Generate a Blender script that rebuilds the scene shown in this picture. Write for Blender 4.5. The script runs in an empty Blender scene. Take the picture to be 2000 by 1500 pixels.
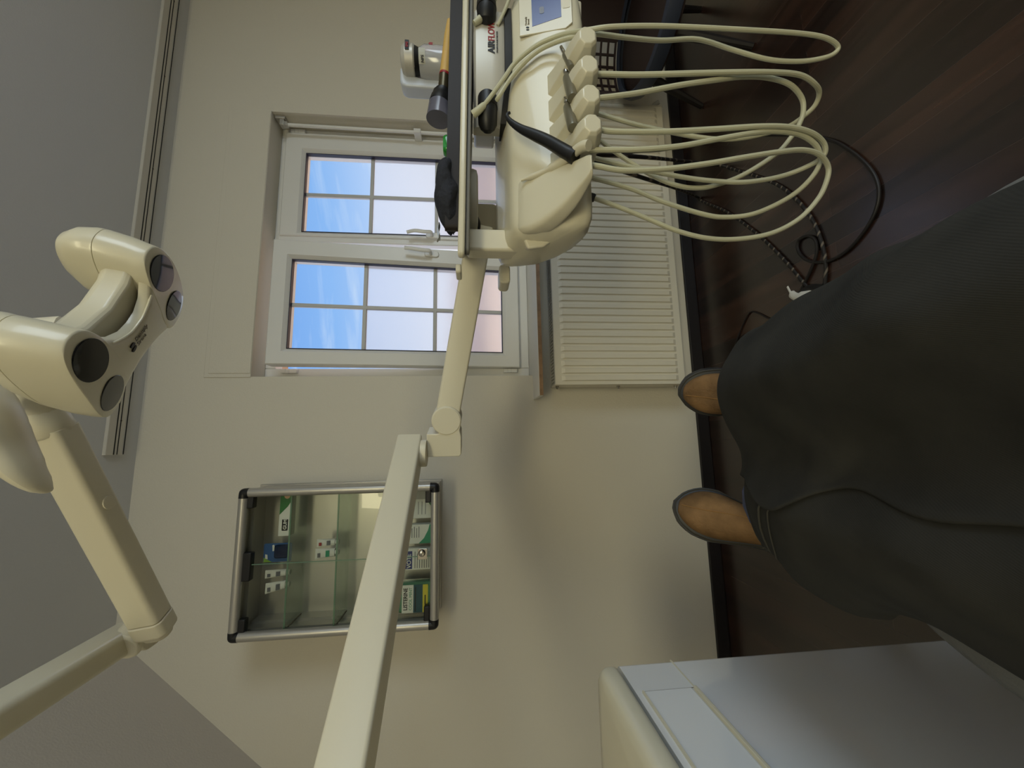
import bpy, bmesh, math, random
from mathutils import Vector, Matrix
random.seed(7)
SC = bpy.context.scene
COL = SC.collection
PI = math.pi

# ------------------------------------------------------------------ camera
FPX, PITCH, ROLL, YAW, EYE = 754.46, 0.09647, 0.00658, 0.14657, 1.11
_cy, _sy, _cp, _sp, _cr, _sr = math.cos(YAW), math.sin(YAW), math.cos(PITCH), math.sin(PITCH), math.cos(ROLL), math.sin(ROLL)
FWD = Vector((_sy*_cp, _cy*_cp, -_sp))
_r0 = Vector((_cy, -_sy, 0)); _d0 = FWD.cross(_r0)
RGT = _cr*_r0 + _sr*_d0
DWN = -_sr*_r0 + _cr*_d0
EYEP = Vector((0, 0, EYE))
def ray(x, y): return (750-y)/FPX*RGT + (x-1000)/FPX*DWN + FWD
def at(x, y, Y):                    # point of the room seen at photo position (x, y), in the plane Y
    v = ray(x, y); return EYEP + v*(Y/v.y)
def atd(x, y, d): return EYEP + ray(x, y)*d
def atz(x, y, z):
    v = ray(x, y); return EYEP + v*((z-EYE)/v.z)
def atx(x, y, X):
    v = ray(x, y); return EYEP + v*(X/v.x)
cam = bpy.data.cameras.new('camera'); co = bpy.data.objects.new('camera', cam); COL.objects.link(co)
cam.sensor_fit = 'HORIZONTAL'; cam.sensor_width = 36; cam.lens = FPX/2000*36; cam.clip_start = 0.02; cam.clip_end = 200
m = Matrix.Identity(4)
for i, a in enumerate((DWN, RGT, -FWD)):
    for j in range(3): m[j][i] = a[j]
m.translation = EYEP
co.matrix_world = m
SC.camera = co

# ------------------------------------------------------------------ materials
def lin(c):
    return tuple(((v/255)/12.92 if v/255 <= .04045 else ((v/255+.055)/1.055)**2.4) for v in c)+(1,)
def mat(name, rgb, rough=.5, metal=0, spec=.5, bump=0, bscale=60, var=0, vscale=8, trans=0, ior=1.45, emit=None, estr=1, coat=0, sheen=0):
    m = bpy.data.materials.new(name); m.use_nodes = True
    nt = m.node_tree; b = nt.nodes['Principled BSDF']
    b.inputs['Base Color'].default_value = lin(rgb); b.inputs['Roughness'].default_value = rough
    b.inputs['Metallic'].default_value = metal; b.inputs['Specular IOR Level'].default_value = spec
    b.inputs['Transmission Weight'].default_value = trans; b.inputs['IOR'].default_value = ior
    b.inputs['Coat Weight'].default_value = coat; b.inputs['Sheen Weight'].default_value = sheen
    if emit: b.inputs['Emission Color'].default_value = lin(emit); b.inputs['Emission Strength'].default_value = estr
    if bump or var:
        tc = nt.nodes.new('ShaderNodeTexCoord')
        if var:
            n = nt.nodes.new('ShaderNodeTexNoise'); n.inputs['Scale'].default_value = vscale; n.inputs['Detail'].default_value = 5
            nt.links.new(tc.outputs['Object'], n.inputs['Vector'])
            r = nt.nodes.new('ShaderNodeValToRGB')
            r.color_ramp.elements[0].position = .3; r.color_ramp.elements[1].position = .7
            r.color_ramp.elements[0].color = lin([max(0, v*(1-var)) for v in rgb]); r.color_ramp.elements[1].color = lin([min(255, v*(1+var)) for v in rgb])
            nt.links.new(n.outputs['Fac'], r.inputs['Fac']); nt.links.new(r.outputs['Color'], b.inputs['Base Color'])
        if bump:
            n = nt.nodes.new('ShaderNodeTexNoise'); n.inputs['Scale'].default_value = bscale; n.inputs['Detail'].default_value = 6
            nt.links.new(tc.outputs['Object'], n.inputs['Vector'])
            bp = nt.nodes.new('ShaderNodeBump'); bp.inputs['Strength'].default_value = bump; bp.inputs['Distance'].default_value = .01
            nt.links.new(n.outputs['Fac'], bp.inputs['Height']); nt.links.new(bp.outputs['Normal'], b.inputs['Normal'])
    return m
def glass(name, tint=(255, 255, 255), refl=1.0, rough=0.0):
    m = bpy.data.materials.new(name); m.use_nodes = True; nt = m.node_tree; nt.nodes.clear()
    o = nt.nodes.new('ShaderNodeOutputMaterial'); mx = nt.nodes.new('ShaderNodeMixShader')
    t = nt.nodes.new('ShaderNodeBsdfTransparent'); g = nt.nodes.new('ShaderNodeBsdfGlossy'); f = nt.nodes.new('ShaderNodeFresnel')
    t.inputs[0].default_value = lin(tint); g.inputs['Roughness'].default_value = rough; f.inputs['IOR'].default_value = 1.45
    mu = nt.nodes.new('ShaderNodeMath'); mu.operation = 'MULTIPLY'; mu.inputs[1].default_value = refl
    nt.links.new(f.outputs[0], mu.inputs[0]); nt.links.new(mu.outputs[0], mx.inputs[0])
    nt.links.new(t.outputs[0], mx.inputs[1]); nt.links.new(g.outputs[0], mx.inputs[2]); nt.links.new(mx.outputs[0], o.inputs[0])
    return m
def frosted(name):
    m = bpy.data.materials.new(name); m.use_nodes = True; nt = m.node_tree; nt.nodes.clear()
    o = nt.nodes.new('ShaderNodeOutputMaterial'); mx = nt.nodes.new('ShaderNodeMixShader'); mx.inputs[0].default_value = .34
    t = nt.nodes.new('ShaderNodeBsdfTranslucent'); r = nt.nodes.new('ShaderNodeBsdfRefraction')
    t.inputs[0].default_value = (.95, .95, .97, 1); r.inputs['Color'].default_value = (.46, .48, .50, 1)
    r.inputs['Roughness'].default_value = .42; r.inputs['IOR'].default_value = 1.25
    nt.links.new(r.outputs[0], mx.inputs[1]); nt.links.new(t.outputs[0], mx.inputs[2]); nt.links.new(mx.outputs[0], o.inputs[0])
    tc = nt.nodes.new('ShaderNodeTexCoord'); n = nt.nodes.new('ShaderNodeTexNoise'); n.inputs['Scale'].default_value = 9; n.inputs['Detail'].default_value = 4
    bp = nt.nodes.new('ShaderNodeBump'); bp.inputs['Strength'].default_value = .15; bp.inputs['Distance'].default_value = .02
    nt.links.new(tc.outputs['Object'], n.inputs['Vector']); nt.links.new(n.outputs['Fac'], bp.inputs['Height']); nt.links.new(bp.outputs['Normal'], r.inputs['Normal'])
    return m
M = {}
M['wall'] = mat('wall_paint', (214, 208, 194), .75, bump=.12, bscale=180, spec=.3)
M['ceil'] = mat('ceiling_paint', (208, 208, 209), .8, bump=.1, bscale=160, spec=.3)
M['slope'] = mat('slope_paint', (196, 188, 178), .8, bump=.1, bscale=160, spec=.3)
M['base'] = mat('baseboard_black', (28, 24, 26), .45)
M['upvc'] = mat('window_white_plastic', (226, 225, 222), .3)
M['seal'] = mat('window_seal_dark', (40, 38, 60), .5)
M['bar'] = mat('glazing_bar_grey', (196, 196, 196), .4)
M['sillw'] = mat('sill_white', (222, 220, 214), .35)
M['chip'] = mat('sill_board_edge', (150, 120, 92), .6, var=.12, vscale=40)
M['ext'] = mat('exterior_render', (228, 196, 168), .9, var=.06, vscale=5)
M['glass'] = glass('clear_glass')
M['frost'] = frosted('frosted_glass')
M['rad'] = mat('radiator_enamel', (222, 216, 200), .4)
M['grille'] = mat('radiator_grille', (170, 168, 160), .5)
M['dark'] = mat('groove_shade_dark', (20, 20, 20), .8)
M['alu'] = mat('brushed_aluminium', (186, 183, 176), .36, metal=.6, bump=.03, bscale=300)
M['blackp'] = mat('black_plastic', (24, 24, 26), .42)
M['cabglass'] = glass('cabinet_glass', (248, 252, 249), .7)
M['shelfglass'] = glass('shelf_glass', (243, 250, 245), .5)
M['gedge'] = mat('glass_edge_green', (110, 140, 118), .3)
M['cabin'] = mat('cabinet_white', (204, 198, 178), .6)
M['cream'] = mat('dental_cream_plastic', (212, 206, 184), .3, coat=.2)
M['creamm'] = mat('dental_cream_satin', (216, 210, 190), .42)
M['white'] = mat('glossy_white_panel', (225, 227, 229), .12, coat=.5)
M['lens'] = mat('dark_lamp_lens', (20, 21, 24), .05, spec=.45)
M['lens2'] = mat('lamp_lens_grey', (52, 52, 52), .08)
M['greyseam'] = mat('grey_seam', (120, 112, 95), .6)
M['hose'] = mat('beige_hose', (192, 190, 164), .45)
M['cable'] = mat('black_cable', (26, 22, 22), .5)
M['steel'] = mat('steel', (190, 186, 176), .18, metal=1)
M['tray'] = mat('dark_brown_tray', (36, 30, 28), .5, spec=.3)
M['cloth'] = mat('black_fabric', (50, 52, 60), .9, bump=.5, bscale=90, spec=.2)
M['silver'] = mat('silver_plastic', (196, 193, 184), .38, metal=.2)
M['ink'] = mat('black_print', (20, 18, 18), .5)
M['red'] = mat('red_print', (150, 36, 40), .5)
M['upholst'] = mat('grey_upholstery', (118, 118, 116), .5, bump=.08, bscale=200)
M['suede'] = mat('brown_suede', (118, 92, 64), 1.0, bump=.35, bscale=160, var=.22, vscale=14, spec=.1)
M['sole'] = mat('black_rubber_sole', (40, 42, 48), .5)
M['skin'] = mat('skin', (196, 150, 125), .5)
M['jeans'] = mat('blue_denim', (74, 82, 112), .9, bump=.3, bscale=400, var=.12, vscale=30)
def plank_mat():
    m = bpy.data.materials.new('dark_plank_floor'); m.use_nodes = True; nt = m.node_tree; b = nt.nodes['Principled BSDF']
    tc = nt.nodes.new('ShaderNodeTexCoord'); mp = nt.nodes.new('ShaderNodeMapping')
    mp.inputs['Rotation'].default_value = (0, 0, PI/2)
    nt.links.new(tc.outputs['Object'], mp.inputs['Vector'])
    br = nt.nodes.new('ShaderNodeTexBrick'); br.offset = .37; br.inputs['Scale'].default_value = 1
    br.inputs['Brick Width'].default_value = 1.28; br.inputs['Row Height'].default_value = .085; br.inputs['Mortar Size'].default_value = .0005
    br.inputs['Color1'].default_value = lin((58, 39, 31)); br.inputs['Color2'].default_value = lin((31, 24, 23)); br.inputs['Mortar'].default_value = lin((70, 60, 56))
    br.inputs['Bias'].default_value = -.1
    nt.links.new(mp.outputs['Vector'], br.inputs['Vector'])
    m2 = nt.nodes.new('ShaderNodeMapping'); m2.inputs['Scale'].default_value = (26, 1.6, 1)
    nt.links.new(tc.outputs['Object'], m2.inputs['Vector'])
    n = nt.nodes.new('ShaderNodeTexNoise'); n.inputs['Scale'].default_value = 1; n.inputs['Detail'].default_value = 5; n.inputs['Distortion'].default_value = .4
    nt.links.new(m2.outputs['Vector'], n.inputs['Vector'])
    r = nt.nodes.new('ShaderNodeValToRGB'); r.color_ramp.elements[0].position = .3; r.color_ramp.elements[1].position = .72
    r.color_ramp.elements[0].color = (.45, .45, .45, 1); r.color_ramp.elements[1].color = (1.35, 1.25, 1.2, 1)
    nt.links.new(n.outputs['Fac'], r.inputs['Fac'])
    mx = nt.nodes.new('ShaderNodeMix'); mx.data_type = 'RGBA'; mx.blend_type = 'MULTIPLY'; mx.inputs[0].default_value = 1
    nt.links.new(br.outputs['Color'], mx.inputs[6]); nt.links.new(r.outputs['Color'], mx.inputs[7]); nt.links.new(mx.outputs[2], b.inputs['Base Color'])
    b.inputs['Roughness'].default_value = .27; b.inputs['Specular IOR Level'].default_value = .9
    bp = nt.nodes.new('ShaderNodeBump'); bp.inputs['Strength'].default_value = .12; bp.inputs['Distance'].default_value = .004
    nt.links.new(n.outputs['Fac'], bp.inputs['Height']); nt.links.new(bp.outputs['Normal'], b.inputs['Normal'])
    return m
M['floor'] = plank_mat()
def twill_mat():
    m = mat('charcoal_twill', (36, 36, 34), .95, spec=.15)
    nt = m.node_tree; b = nt.nodes['Principled BSDF']
    tc = nt.nodes.new('ShaderNodeTexCoord'); mp = nt.nodes.new('ShaderNodeMapping'); mp.inputs['Rotation'].default_value = (.3, .2, .5)
    w = nt.nodes.new('ShaderNodeTexWave'); w.inputs['Scale'].default_value = 230; w.inputs['Distortion'].default_value = 1.2; w.inputs['Detail'].default_value = 2
    n = nt.nodes.new('ShaderNodeTexNoise'); n.inputs['Scale'].default_value = 14; n.inputs['Detail'].default_value = 4
    nt.links.new(tc.outputs['Object'], mp.inputs['Vector']); nt.links.new(mp.outputs[0], w.inputs['Vector']); nt.links.new(tc.outputs['Object'], n.inputs['Vector'])
    r = nt.nodes.new('ShaderNodeValToRGB'); r.color_ramp.elements[0].color = lin((34, 34, 33)); r.color_ramp.elements[1].color = lin((60, 59, 56))
    nt.links.new(n.outputs['Fac'], r.inputs['Fac']); nt.links.new(r.outputs[0], b.inputs['Base Color'])
    bp = nt.nodes.new('ShaderNodeBump'); bp.inputs['Strength'].default_value = .14; bp.inputs['Distance'].default_value = .001
    nt.links.new(w.outputs['Fac'], bp.inputs['Height']); nt.links.new(bp.outputs[0], b.inputs['Normal'])
    return m
M['twill'] = twill_mat()
def braid_mat():
    m = mat('braided_sleeve', (28, 24, 24), .6); nt = m.node_tree; b = nt.nodes['Principled BSDF']
    tc = nt.nodes.new('ShaderNodeTexCoord'); w = nt.nodes.new('ShaderNodeTexWave'); w.bands_direction = 'DIAGONAL'; w.inputs['Scale'].default_value = 14; w.inputs['Distortion'].default_value = 1.5
    nt.links.new(tc.outputs['Object'], w.inputs['Vector'])
    r = nt.nodes.new('ShaderNodeValToRGB'); r.color_ramp.elements[0].position = .86; r.color_ramp.elements[1].position = .92; r.color_ramp.elements[0].color = lin((26, 22, 22)); r.color_ramp.elements[1].color = lin((112, 102, 90))
    nt.links.new(w.outputs['Fac'], r.inputs[0]); nt.links.new(r.outputs[0], b.inputs['Base Color'])
    return m
M['braid'] = braid_mat()

# ------------------------------------------------------------------ mesh builder
def V(*a): return Vector(a)
OFF = {}
class MB:
    def __init__(s): s.v = []; s.f = []
    def add(s, vs, fs):
        n = len(s.v); s.v += [Vector(p) for p in vs]; s.f += [tuple(i+n for i in f) for f in fs]; return s
    def box(s, x0, x1, y0, y1, z0, z1, T=None):
        vs = [Vector((x, y, z)) for x in (x0, x1) for y in (y0, y1) for z in (z0, z1)]
        if T: vs = [T(p) for p in vs]
        return s.add(vs, [(0, 1, 3, 2), (4, 6, 7, 5), (0, 4, 5, 1), (2, 3, 7, 6), (0, 2, 6, 4), (1, 5, 7, 3)])
    def obox(s, c, ax, ay, az, hx, hy, hz):
        c = Vector(c)
        return s.box(-hx, hx, -hy, hy, -hz, hz, lambda p: c+ax*p.x+ay*p.y+az*p.z)
    def loft(s, rings, caps=True, closed=True):
        n = len(rings[0]); vs = [p for r in rings for p in r]; fs = []
        for i in range(len(rings)-1):
            for j in range(n if closed else n-1):
                a = i*n+j; b = i*n+(j+1) % n
                fs.append((a, b, b+n, a+n))
        if caps and closed: fs.append(tuple(range(n-1, -1, -1))); fs.append(tuple((len(rings)-1)*n+j for j in range(n)))
        return s.add(vs, fs)
    def tube(s, pts, r, n=12, caps=True, ell=None, up=None):
        pts = [Vector(p) for p in pts]; rs = r if isinstance(r, (list, tuple)) else [r]*len(pts)
        rings = []; nrm = None
        for i, p in enumerate(pts):
            t = (pts[min(i+1, len(pts)-1)]-pts[max(i-1, 0)]).normalized()
            if nrm is None:
                a = Vector(up) if up else (Vector((0, 0, 1)) if abs(t.z) < .9 else Vector((1, 0, 0)))
                nrm = (a-t*a.dot(t)).normalized()
            else: nrm = (nrm-t*nrm.dot(t)).normalized()
            b = t.cross(nrm); e = ell or 1
            rings.append([p+(nrm*math.cos(2*PI*k/n)*e+b*math.sin(2*PI*k/n))*rs[i] for k in range(n)])
        return s.loft(rings, caps)
    def lathe(s, c, axis, prof, n=24, caps=True, ell=1, ref=None):      # prof: (distance along axis, radius)
        c = Vector(c); axis = Vector(axis).normalized()
        a = Vector(ref) if ref else (Vector((0, 0, 1)) if abs(axis.z) < .9 else Vector((1, 0, 0)))
        u = (a-axis*a.dot(axis)).normalized(); w = axis.cross(u)
        return s.loft([[c+axis*h+(u*math.cos(2*PI*k/n)*ell+w*math.sin(2*PI*k/n))*r for k in range(n)] for h, r in prof], caps)
    def prism(s, poly, o, ax, ay, az, d0, d1):     # polygon in (ax, ay), extruded along az
        o = Vector(o)
        return s.loft([[o+ax*p[0]+ay*p[1]+az*d for p in poly] for d in (d0, d1)])
    def ball(s, c, rx, ry, rz, n=16, m=10):
        return s.loft([[Vector((c[0]+rx*math.sin(PI*i/m)*math.cos(2*PI*k/n), c[1]+ry*math.sin(PI*i/m)*math.sin(2*PI*k/n), c[2]-rz*math.cos(PI*i/m))) for k in range(n)] for i in [.15]+list(range(1, m))+[m-.15]])
    def build(s, name, mt, parent=None, bevel=0, seg=2, sub=0, smooth=True, base=None, angle=.6):
        me = bpy.data.meshes.new(name)
        if parent is not None: off = OFF[parent.name]
        elif base is not None: off = Vector(base)
        else:
            xs = [p.x for p in s.v]; ys = [p.y for p in s.v]; zs = [p.z for p in s.v]
            off = Vector(((min(xs)+max(xs))/2, (min(ys)+max(ys))/2, min(zs)))
        me.from_pydata([p-off for p in s.v], [], s.f); me.update()
        bm = bmesh.new(); bm.from_mesh(me); bmesh.ops.recalc_face_normals(bm, faces=bm.faces[:]); bm.to_mesh(me); bm.free()
        o = bpy.data.objects.new(name, me); COL.objects.link(o)
        for q in (mt if isinstance(mt, (list, tuple)) else [mt]): me.materials.append(q)
        if parent is not None: o.parent = parent
        else: o.location = off
        OFF[o.name] = off
        if smooth:
            for p in me.polygons: p.use_smooth = True
        if bevel:
            b = o.modifiers.new('bevel', 'BEVEL'); b.width = bevel; b.segments = seg; b.limit_method = 'ANGLE'; b.angle_limit = angle
            b.harden_normals = False
        if sub:
            b = o.modifiers.new('sub', 'SUBSURF'); b.levels = sub; b.render_levels = sub
        elif smooth:
            bm = bmesh.new(); bm.from_mesh(me)
            for e in bm.edges:
                if len(e.link_faces) == 2 and e.calc_face_angle(0) > angle: e.smooth = False
            bm.to_mesh(me); bm.free()
        return o
def empty(name, loc, label=None, cat=None, group=None, kind=None):
    o = bpy.data.objects.new(name, None); COL.objects.link(o); o.location = loc; o.empty_display_size = .05
    OFF[o.name] = Vector(loc); return tag(o, label, cat, group, kind)
def tag(o, label=None, cat=None, group=None, kind=None):
    if label: o['label'] = label
    if cat: o['category'] = cat
    if group: o['group'] = group
    if kind: o['kind'] = kind
    return o
def lab(o, label): o['label'] = label; return o
def cr(pts, k=6):      # Catmull-Rom through points
    pts = [Vector(p) for p in pts]; out = []
    for i in range(len(pts)-1):
        p0 = pts[max(i-1, 0)]; p1 = pts[i]; p2 = pts[i+1]; p3 = pts[min(i+2, len(pts)-1)]
        for j in range(k):
            t = j/k
            out.append(.5*((2*p1)+(p2-p0)*t+(2*p0-5*p1+4*p2-p3)*t*t+(3*p1-p0-3*p2+p3)*t**3))
    out.append(pts[-1]); return out
def text(s, size, o, ax, ay, mt, parent, depth=.0006, align='LEFT', bold=0, xs=1):
    cu = bpy.data.curves.new('t', 'FONT'); cu.body = s; cu.size = size; cu.align_x = align; cu.extrude = depth/2; cu.offset = bold; cu.resolution_u = 3
    ob = bpy.data.objects.new('t', cu); COL.objects.link(ob)
    dg = bpy.context.evaluated_depsgraph_get(); me = bpy.data.meshes.new_from_object(ob.evaluated_get(dg))
    bpy.data.objects.remove(ob); bpy.data.curves.remove(cu)
    ax = Vector(ax).normalized(); ay = Vector(ay).normalized(); az = ax.cross(ay); o = Vector(o)-OFF[parent.name]
    for v in me.vertices: c = v.co.copy(); v.co = o+ax*c.x*xs+ay*c.y+az*c.z
    me.name = 'lettering'; me.materials.clear(); me.materials.append(mt)
    ob = bpy.data.objects.new('lettering', me); COL.objects.link(ob); ob.parent = parent; OFF[ob.name] = OFF[parent.name]
    return ob
def bend(o, f):      # wrap flat lettering onto a curved front: y = f(x)
    for v in o.data.vertices:
        x = v.co.x+OFF[o.name].x; v.co.y += f(x)
    return o
def rrect(w, h, r, n=5):       # rounded rectangle outline centred on 0
    out = []
    for cx, cy, a0 in ((w/2-r, h/2-r, 0), (-w/2+r, h/2-r, 90), (-w/2+r, -h/2+r, 180), (w/2-r, -h/2+r, 270)):
        for i in range(n+1):
            a = math.radians(a0+90*i/n); out.append((cx+r*math.cos(a), cy+r*math.sin(a)))
    return out
X, Yv, Z = V(1, 0, 0), V(0, 1, 0), V(0, 0, 1)
def structure(o): o['kind'] = 'structure'; return o
# ================================================================== the room
W = 1.762; CEIL = 2.505; XL, XR, YB = -1.75, 2.75, -3.4
WX0, WX1, WZ0, WZ1 = .30, 1.605, .84, 2.081
b = MB()
b.box(XL-.2, XR+.2, YB-.2, W+.36, -.08, 0)
structure(b.build('floor', M['floor'], smooth=False))
b = MB()
b.box(XL-.1, WX0, W, 1.99, -.08, 2.75).box(WX1, XR+.1, W, 1.99, -.08, 2.75).box(WX0, WX1, W, 1.99, -.08, WZ0-.016).box(WX0, WX1, W, 1.99, WZ1, 2.75)
structure(b.build('wall_front', M['wall'], smooth=False))
b = MB(); b.box(-.716, XR, YB, W, CEIL, CEIL+.08)
structure(b.build('ceiling', M['ceil'], smooth=False))
# sloping roof side on the left, then the low wall under it
b = MB()
s0, s1 = V(-.716, 0, CEIL), V(XL, 0, CEIL-(XL+.716)/-1*0.58/.508*1)
kz = CEIL-(-.716-XL)*.58/.508
b.add([V(-.716, YB, CEIL), V(-.716, W, CEIL), V(XL, W, kz), V(XL, YB, kz), V(-.716, YB, CEIL+.1), V(-.716, W, CEIL+.1), V(XL-.08, W, kz+.06), V(XL-.08, YB, kz+.06)],
      [(0, 1, 2, 3), (4, 7, 6, 5), (0, 4, 5, 1), (1, 5, 6, 2), (2, 6, 7, 3), (3, 7, 4, 0)])
structure(b.build('ceiling_slope', M['slope'], smooth=False))
b = MB(); b.box(XL-.1, XL, YB, W, -.08, kz+.05); structure(b.build('wall_left', M['wall'], smooth=False))
b = MB()        # right wall, with an added, unseen second window assumed from the bluish light
for a in ((YB, -2.4, -.08, CEIL+.08), (-.6, W, -.08, CEIL+.08), (-2.4, -.6, -.08, .9), (-2.4, -.6, 2.15, CEIL+.08)): b.box(XR, XR+.1, a[0], a[1], a[2], a[3])
structure(b.build('wall_right', M['wall'], smooth=False))
b = MB()
for y0, y1, z0, z1 in ((-2.4, -2.34, .9, 2.15), (-.66, -.6, .9, 2.15), (-1.53, -1.47, .9, 2.15), (-2.4, -.6, .9, .96), (-2.4, -.6, 2.09, 2.15)): b.box(XR+.02, XR+.08, y0, y1, z0, z1)
w2 = structure(b.build('assumed_window_2', M['upvc'], smooth=False))  # unseen window, assumed because bluish light comes from this side
b = MB(); b.add([V(XR+.05, -2.4, .9), V(XR+.05, -.6, .9), V(XR+.05, -.6, 2.15), V(XR+.05, -2.4, 2.15)], [(0, 1, 2, 3)]); b.build('pane', M['glass'], w2, smooth=False)
b = MB(); b.box(XL-.1, XR+.1, YB-.1, YB, -.08, CEIL+.08); structure(b.build('wall_back', M['wall'], smooth=False))
b = MB(); b.box(XL, XR, W-.014, W, 0, .058); structure(b.build('baseboard_front', M['base'], bevel=.003))
b = MB(); b.box(XL, XL+.014, YB, W-.014, 0, .058); structure(b.build('baseboard_left', M['base'], bevel=.003))
b = MB(); b.box(XR-.014, XR, YB, W-.014, 0, .058); structure(b.build('baseboard_right', M['base'], bevel=.003))
b = MB(); b.box(XL+.014, XR-.014, YB, YB+.014, 0, .058); structure(b.build('baseboard_back', M['base'], bevel=.003))
# roller shutter box cover set in the wall above the window
b = MB(); b.box(WX0-.004, WX1+.006, W-.0035, W+.004, WZ1-.0005, WZ1+.192); structure(b.build('trim_1', M['wall'], bevel=.0025))
b = MB(); b.box(WX0+.014, WX1-.012, W-.006, W-.0034, WZ1+.0015, WZ1+.172); structure(b.build('trim_2', M['wall'], bevel=.002))
# outer leaf of the wall with the shutter guides
b = MB(); ox0, ox1, oz0, oz1 = .25, 1.655, .80, 2.10
for a in ((XL-.2, ox0, -.3, 2.9), (ox1, XR+.2, -.3, 2.9), (ox0, ox1, -.3, oz0), (ox0, ox1, oz1, 2.9)): b.box(a[0], a[1], 1.992, 2.13, a[2], a[3])
structure(b.build('trim_3', M['ext'], smooth=False))

# ------------------------------------------------------------------ window
win = empty('window_1', ((WX0+WX1)/2, 1.88, WZ0), kind='structure')
b = MB()
YF = 1.868
fo = [(WX0, WX0+.055, WZ0, WZ1), (WX1-.05, WX1, WZ0, WZ1), (WX0+.055, WX1-.05, WZ0, WZ0+.05), (WX0+.055, WX1-.05, WZ1-.045, WZ1)]
for x0, x1, z0, z1 in fo: b.box(x0, x1, YF, YF+.07, z0, z1)
b.build('frame', M['upvc'], win, bevel=.004)
def sash(x0, x1, z0, z1, gx0, gx1, gz0, gz1, T, hinge_left, ajar):
    b = MB()
    y0, y1 = -.016, .05
    rings = []
    def R(a0, a1, c0, c1, y): return [T(V(a0, y, c0)), T(V(a1, y, c0)), T(V(a1, y, c1)), T(V(a0, y, c1))]
    b.loft([R(x0, x1, z0, z1, y1), R(x0, x1, z0, z1, y0+.004), R(x0+.004, x1-.004, z0+.004, z1-.004, y0), R(gx0-.016, gx1+.016, gz0-.016, gz1+.016, y0), R(gx0, gx1, gz0, gz1, y0+.016),
            R(gx0, gx1, gz0, gz1, y1), R(x0, x1, z0, z1, y1)], caps=False)
    s = b.build('sash', M['upvc'], win)
    q = MB()
    t = .0035
    for a in ((gx0, gx0+t, gz0, gz1), (gx1-t, gx1, gz0, gz1), (gx0, gx1, gz0, gz0+t), (gx0, gx1, gz1-t, gz1)): q.box(a[0], a[1], y0+.013, y0+.034, a[2], a[3], T)
    q.build('glazing_seal', M['seal'], s, smooth=False)
    xm = (gx0+gx1)/2; za = gz0+(gz1-gz0)*.338; zb = gz0+(gz1-gz0)*.672; w = .0085
    yg = .026
    for zz in (za, zb):
        q = MB(); q.box(gx0, gx1, yg-.008, yg+.008, zz-w, zz+w, T); q.build('glazing_bar', M['bar'], s, bevel=.002)
    q = MB(); q.box(xm-w, xm+w, yg-.0085, yg+.0085, gz0, gz1, T); q.build('glazing_bar', M['bar'], s, bevel=.002)
    q = MB(); q.add([T(V(gx0, yg, zb)), T(V(gx1, yg, zb)), T(V(gx1, yg, gz1)), T(V(gx0, yg, gz1))], [(0, 1, 2, 3)]); lab(q.build('clear_pane', M['glass'], s, smooth=False), 'clear upper glass pane')
    q = MB(); q.add([T(V(gx0, yg, gz0)), T(V(gx1, yg, gz0)), T(V(gx1, yg, zb)), T(V(gx0, yg, zb))], [(0, 1, 2, 3)]); lab(q.build('frosted_pane', M['frost'], s, smooth=False), 'frosted lower glass pane')
    # hinge covers
    hx = x0-.012 if hinge_left else x1+.010
    for k, (zz, hh) in enumerate(((z1-.055, .036), (z0+.045, .034))):
        q = MB()
        q.box(hx-.0095, hx+.0095, YF-.020, YF+.004, zz-hh, zz+hh)
        h = q.build('hinge_cover', M['upvc'], win, bevel=.003)
        q = MB(); q.box(hx-.0105, hx+.0105, YF-.021, YF-.01, zz-.004, zz-.0025).box(hx-.0105, hx+.0105, YF-.021, YF-.01, zz+.0025+hh*.3, zz+.004+hh*.3)
        q.build('hinge_joint', M['bar'], h, smooth=False)
    return s
TR = lambda p: V(p.x, YF-.004+p.y, p.z)
sR = sash(1.012, 1.572, .878, 2.052, 1.040, 1.470, .968, 1.955, TR, False, False)
lt = math.radians(4.6)                                            # left sash stands tilted open into the room
def TL(p):
    z = p.z-.892; return V(p.x, 1.846+p.y*math.cos(lt)-z*math.sin(lt), .892+z*math.cos(lt)+p.y*math.sin(lt)*0)
sL = sash(.352, .934, .890, 2.022, .425, .848, .972, 1.945, TL, True, True)
b = MB(); b.box(.985, 1.03, YF-.012, YF+.03, .865, 2.06); b.build('mullion', M['upvc'], win, bevel=.004)
def handle(s, T, x, z, flip):
    b = MB(); o = [(p[0], p[1]) for p in rrect(.030, .068, .012)]
    b.loft([[T(V(x+p[0], -.016-d, z+p[1])) for p in o] for d in (0, .008)])
    h = b.build('window_handle', M['upvc'], win, bevel=.003)
    q = MB(); pts = [V(x, -.02, z+.004), V(x, -.048, z+.004), V(x, -.055, z+.012*1), V(x, -.056, z+.04), V(x+.004, -.056, z+.085), V(x+.006*flip, -.056, z+.122)]
    q.tube([T(p) for p in cr(pts, 4)], [.010]*8+[.0095]*8+[.009]*5, 10, ell=.7)
    q.build('handle_lever', M['upvc'], h)
handle(sL, TL, .905, 1.315, 1); handle(sR, TR, 1.030, 1.315, -1)
b = MB(); b.box(.186, 1.72, 1.592, YF+.01, .822, .8395)
sb = lab(b.build('sill_board', M['sillw'], win, bevel=.0015), 'white window sill board with raw chipboard front edge')
b = MB(); b.box(.1865, 1.7195, 1.5905, 1.5925, .8225, .838); b.build('sill_edge', M['chip'], sb, smooth=False)

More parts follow.
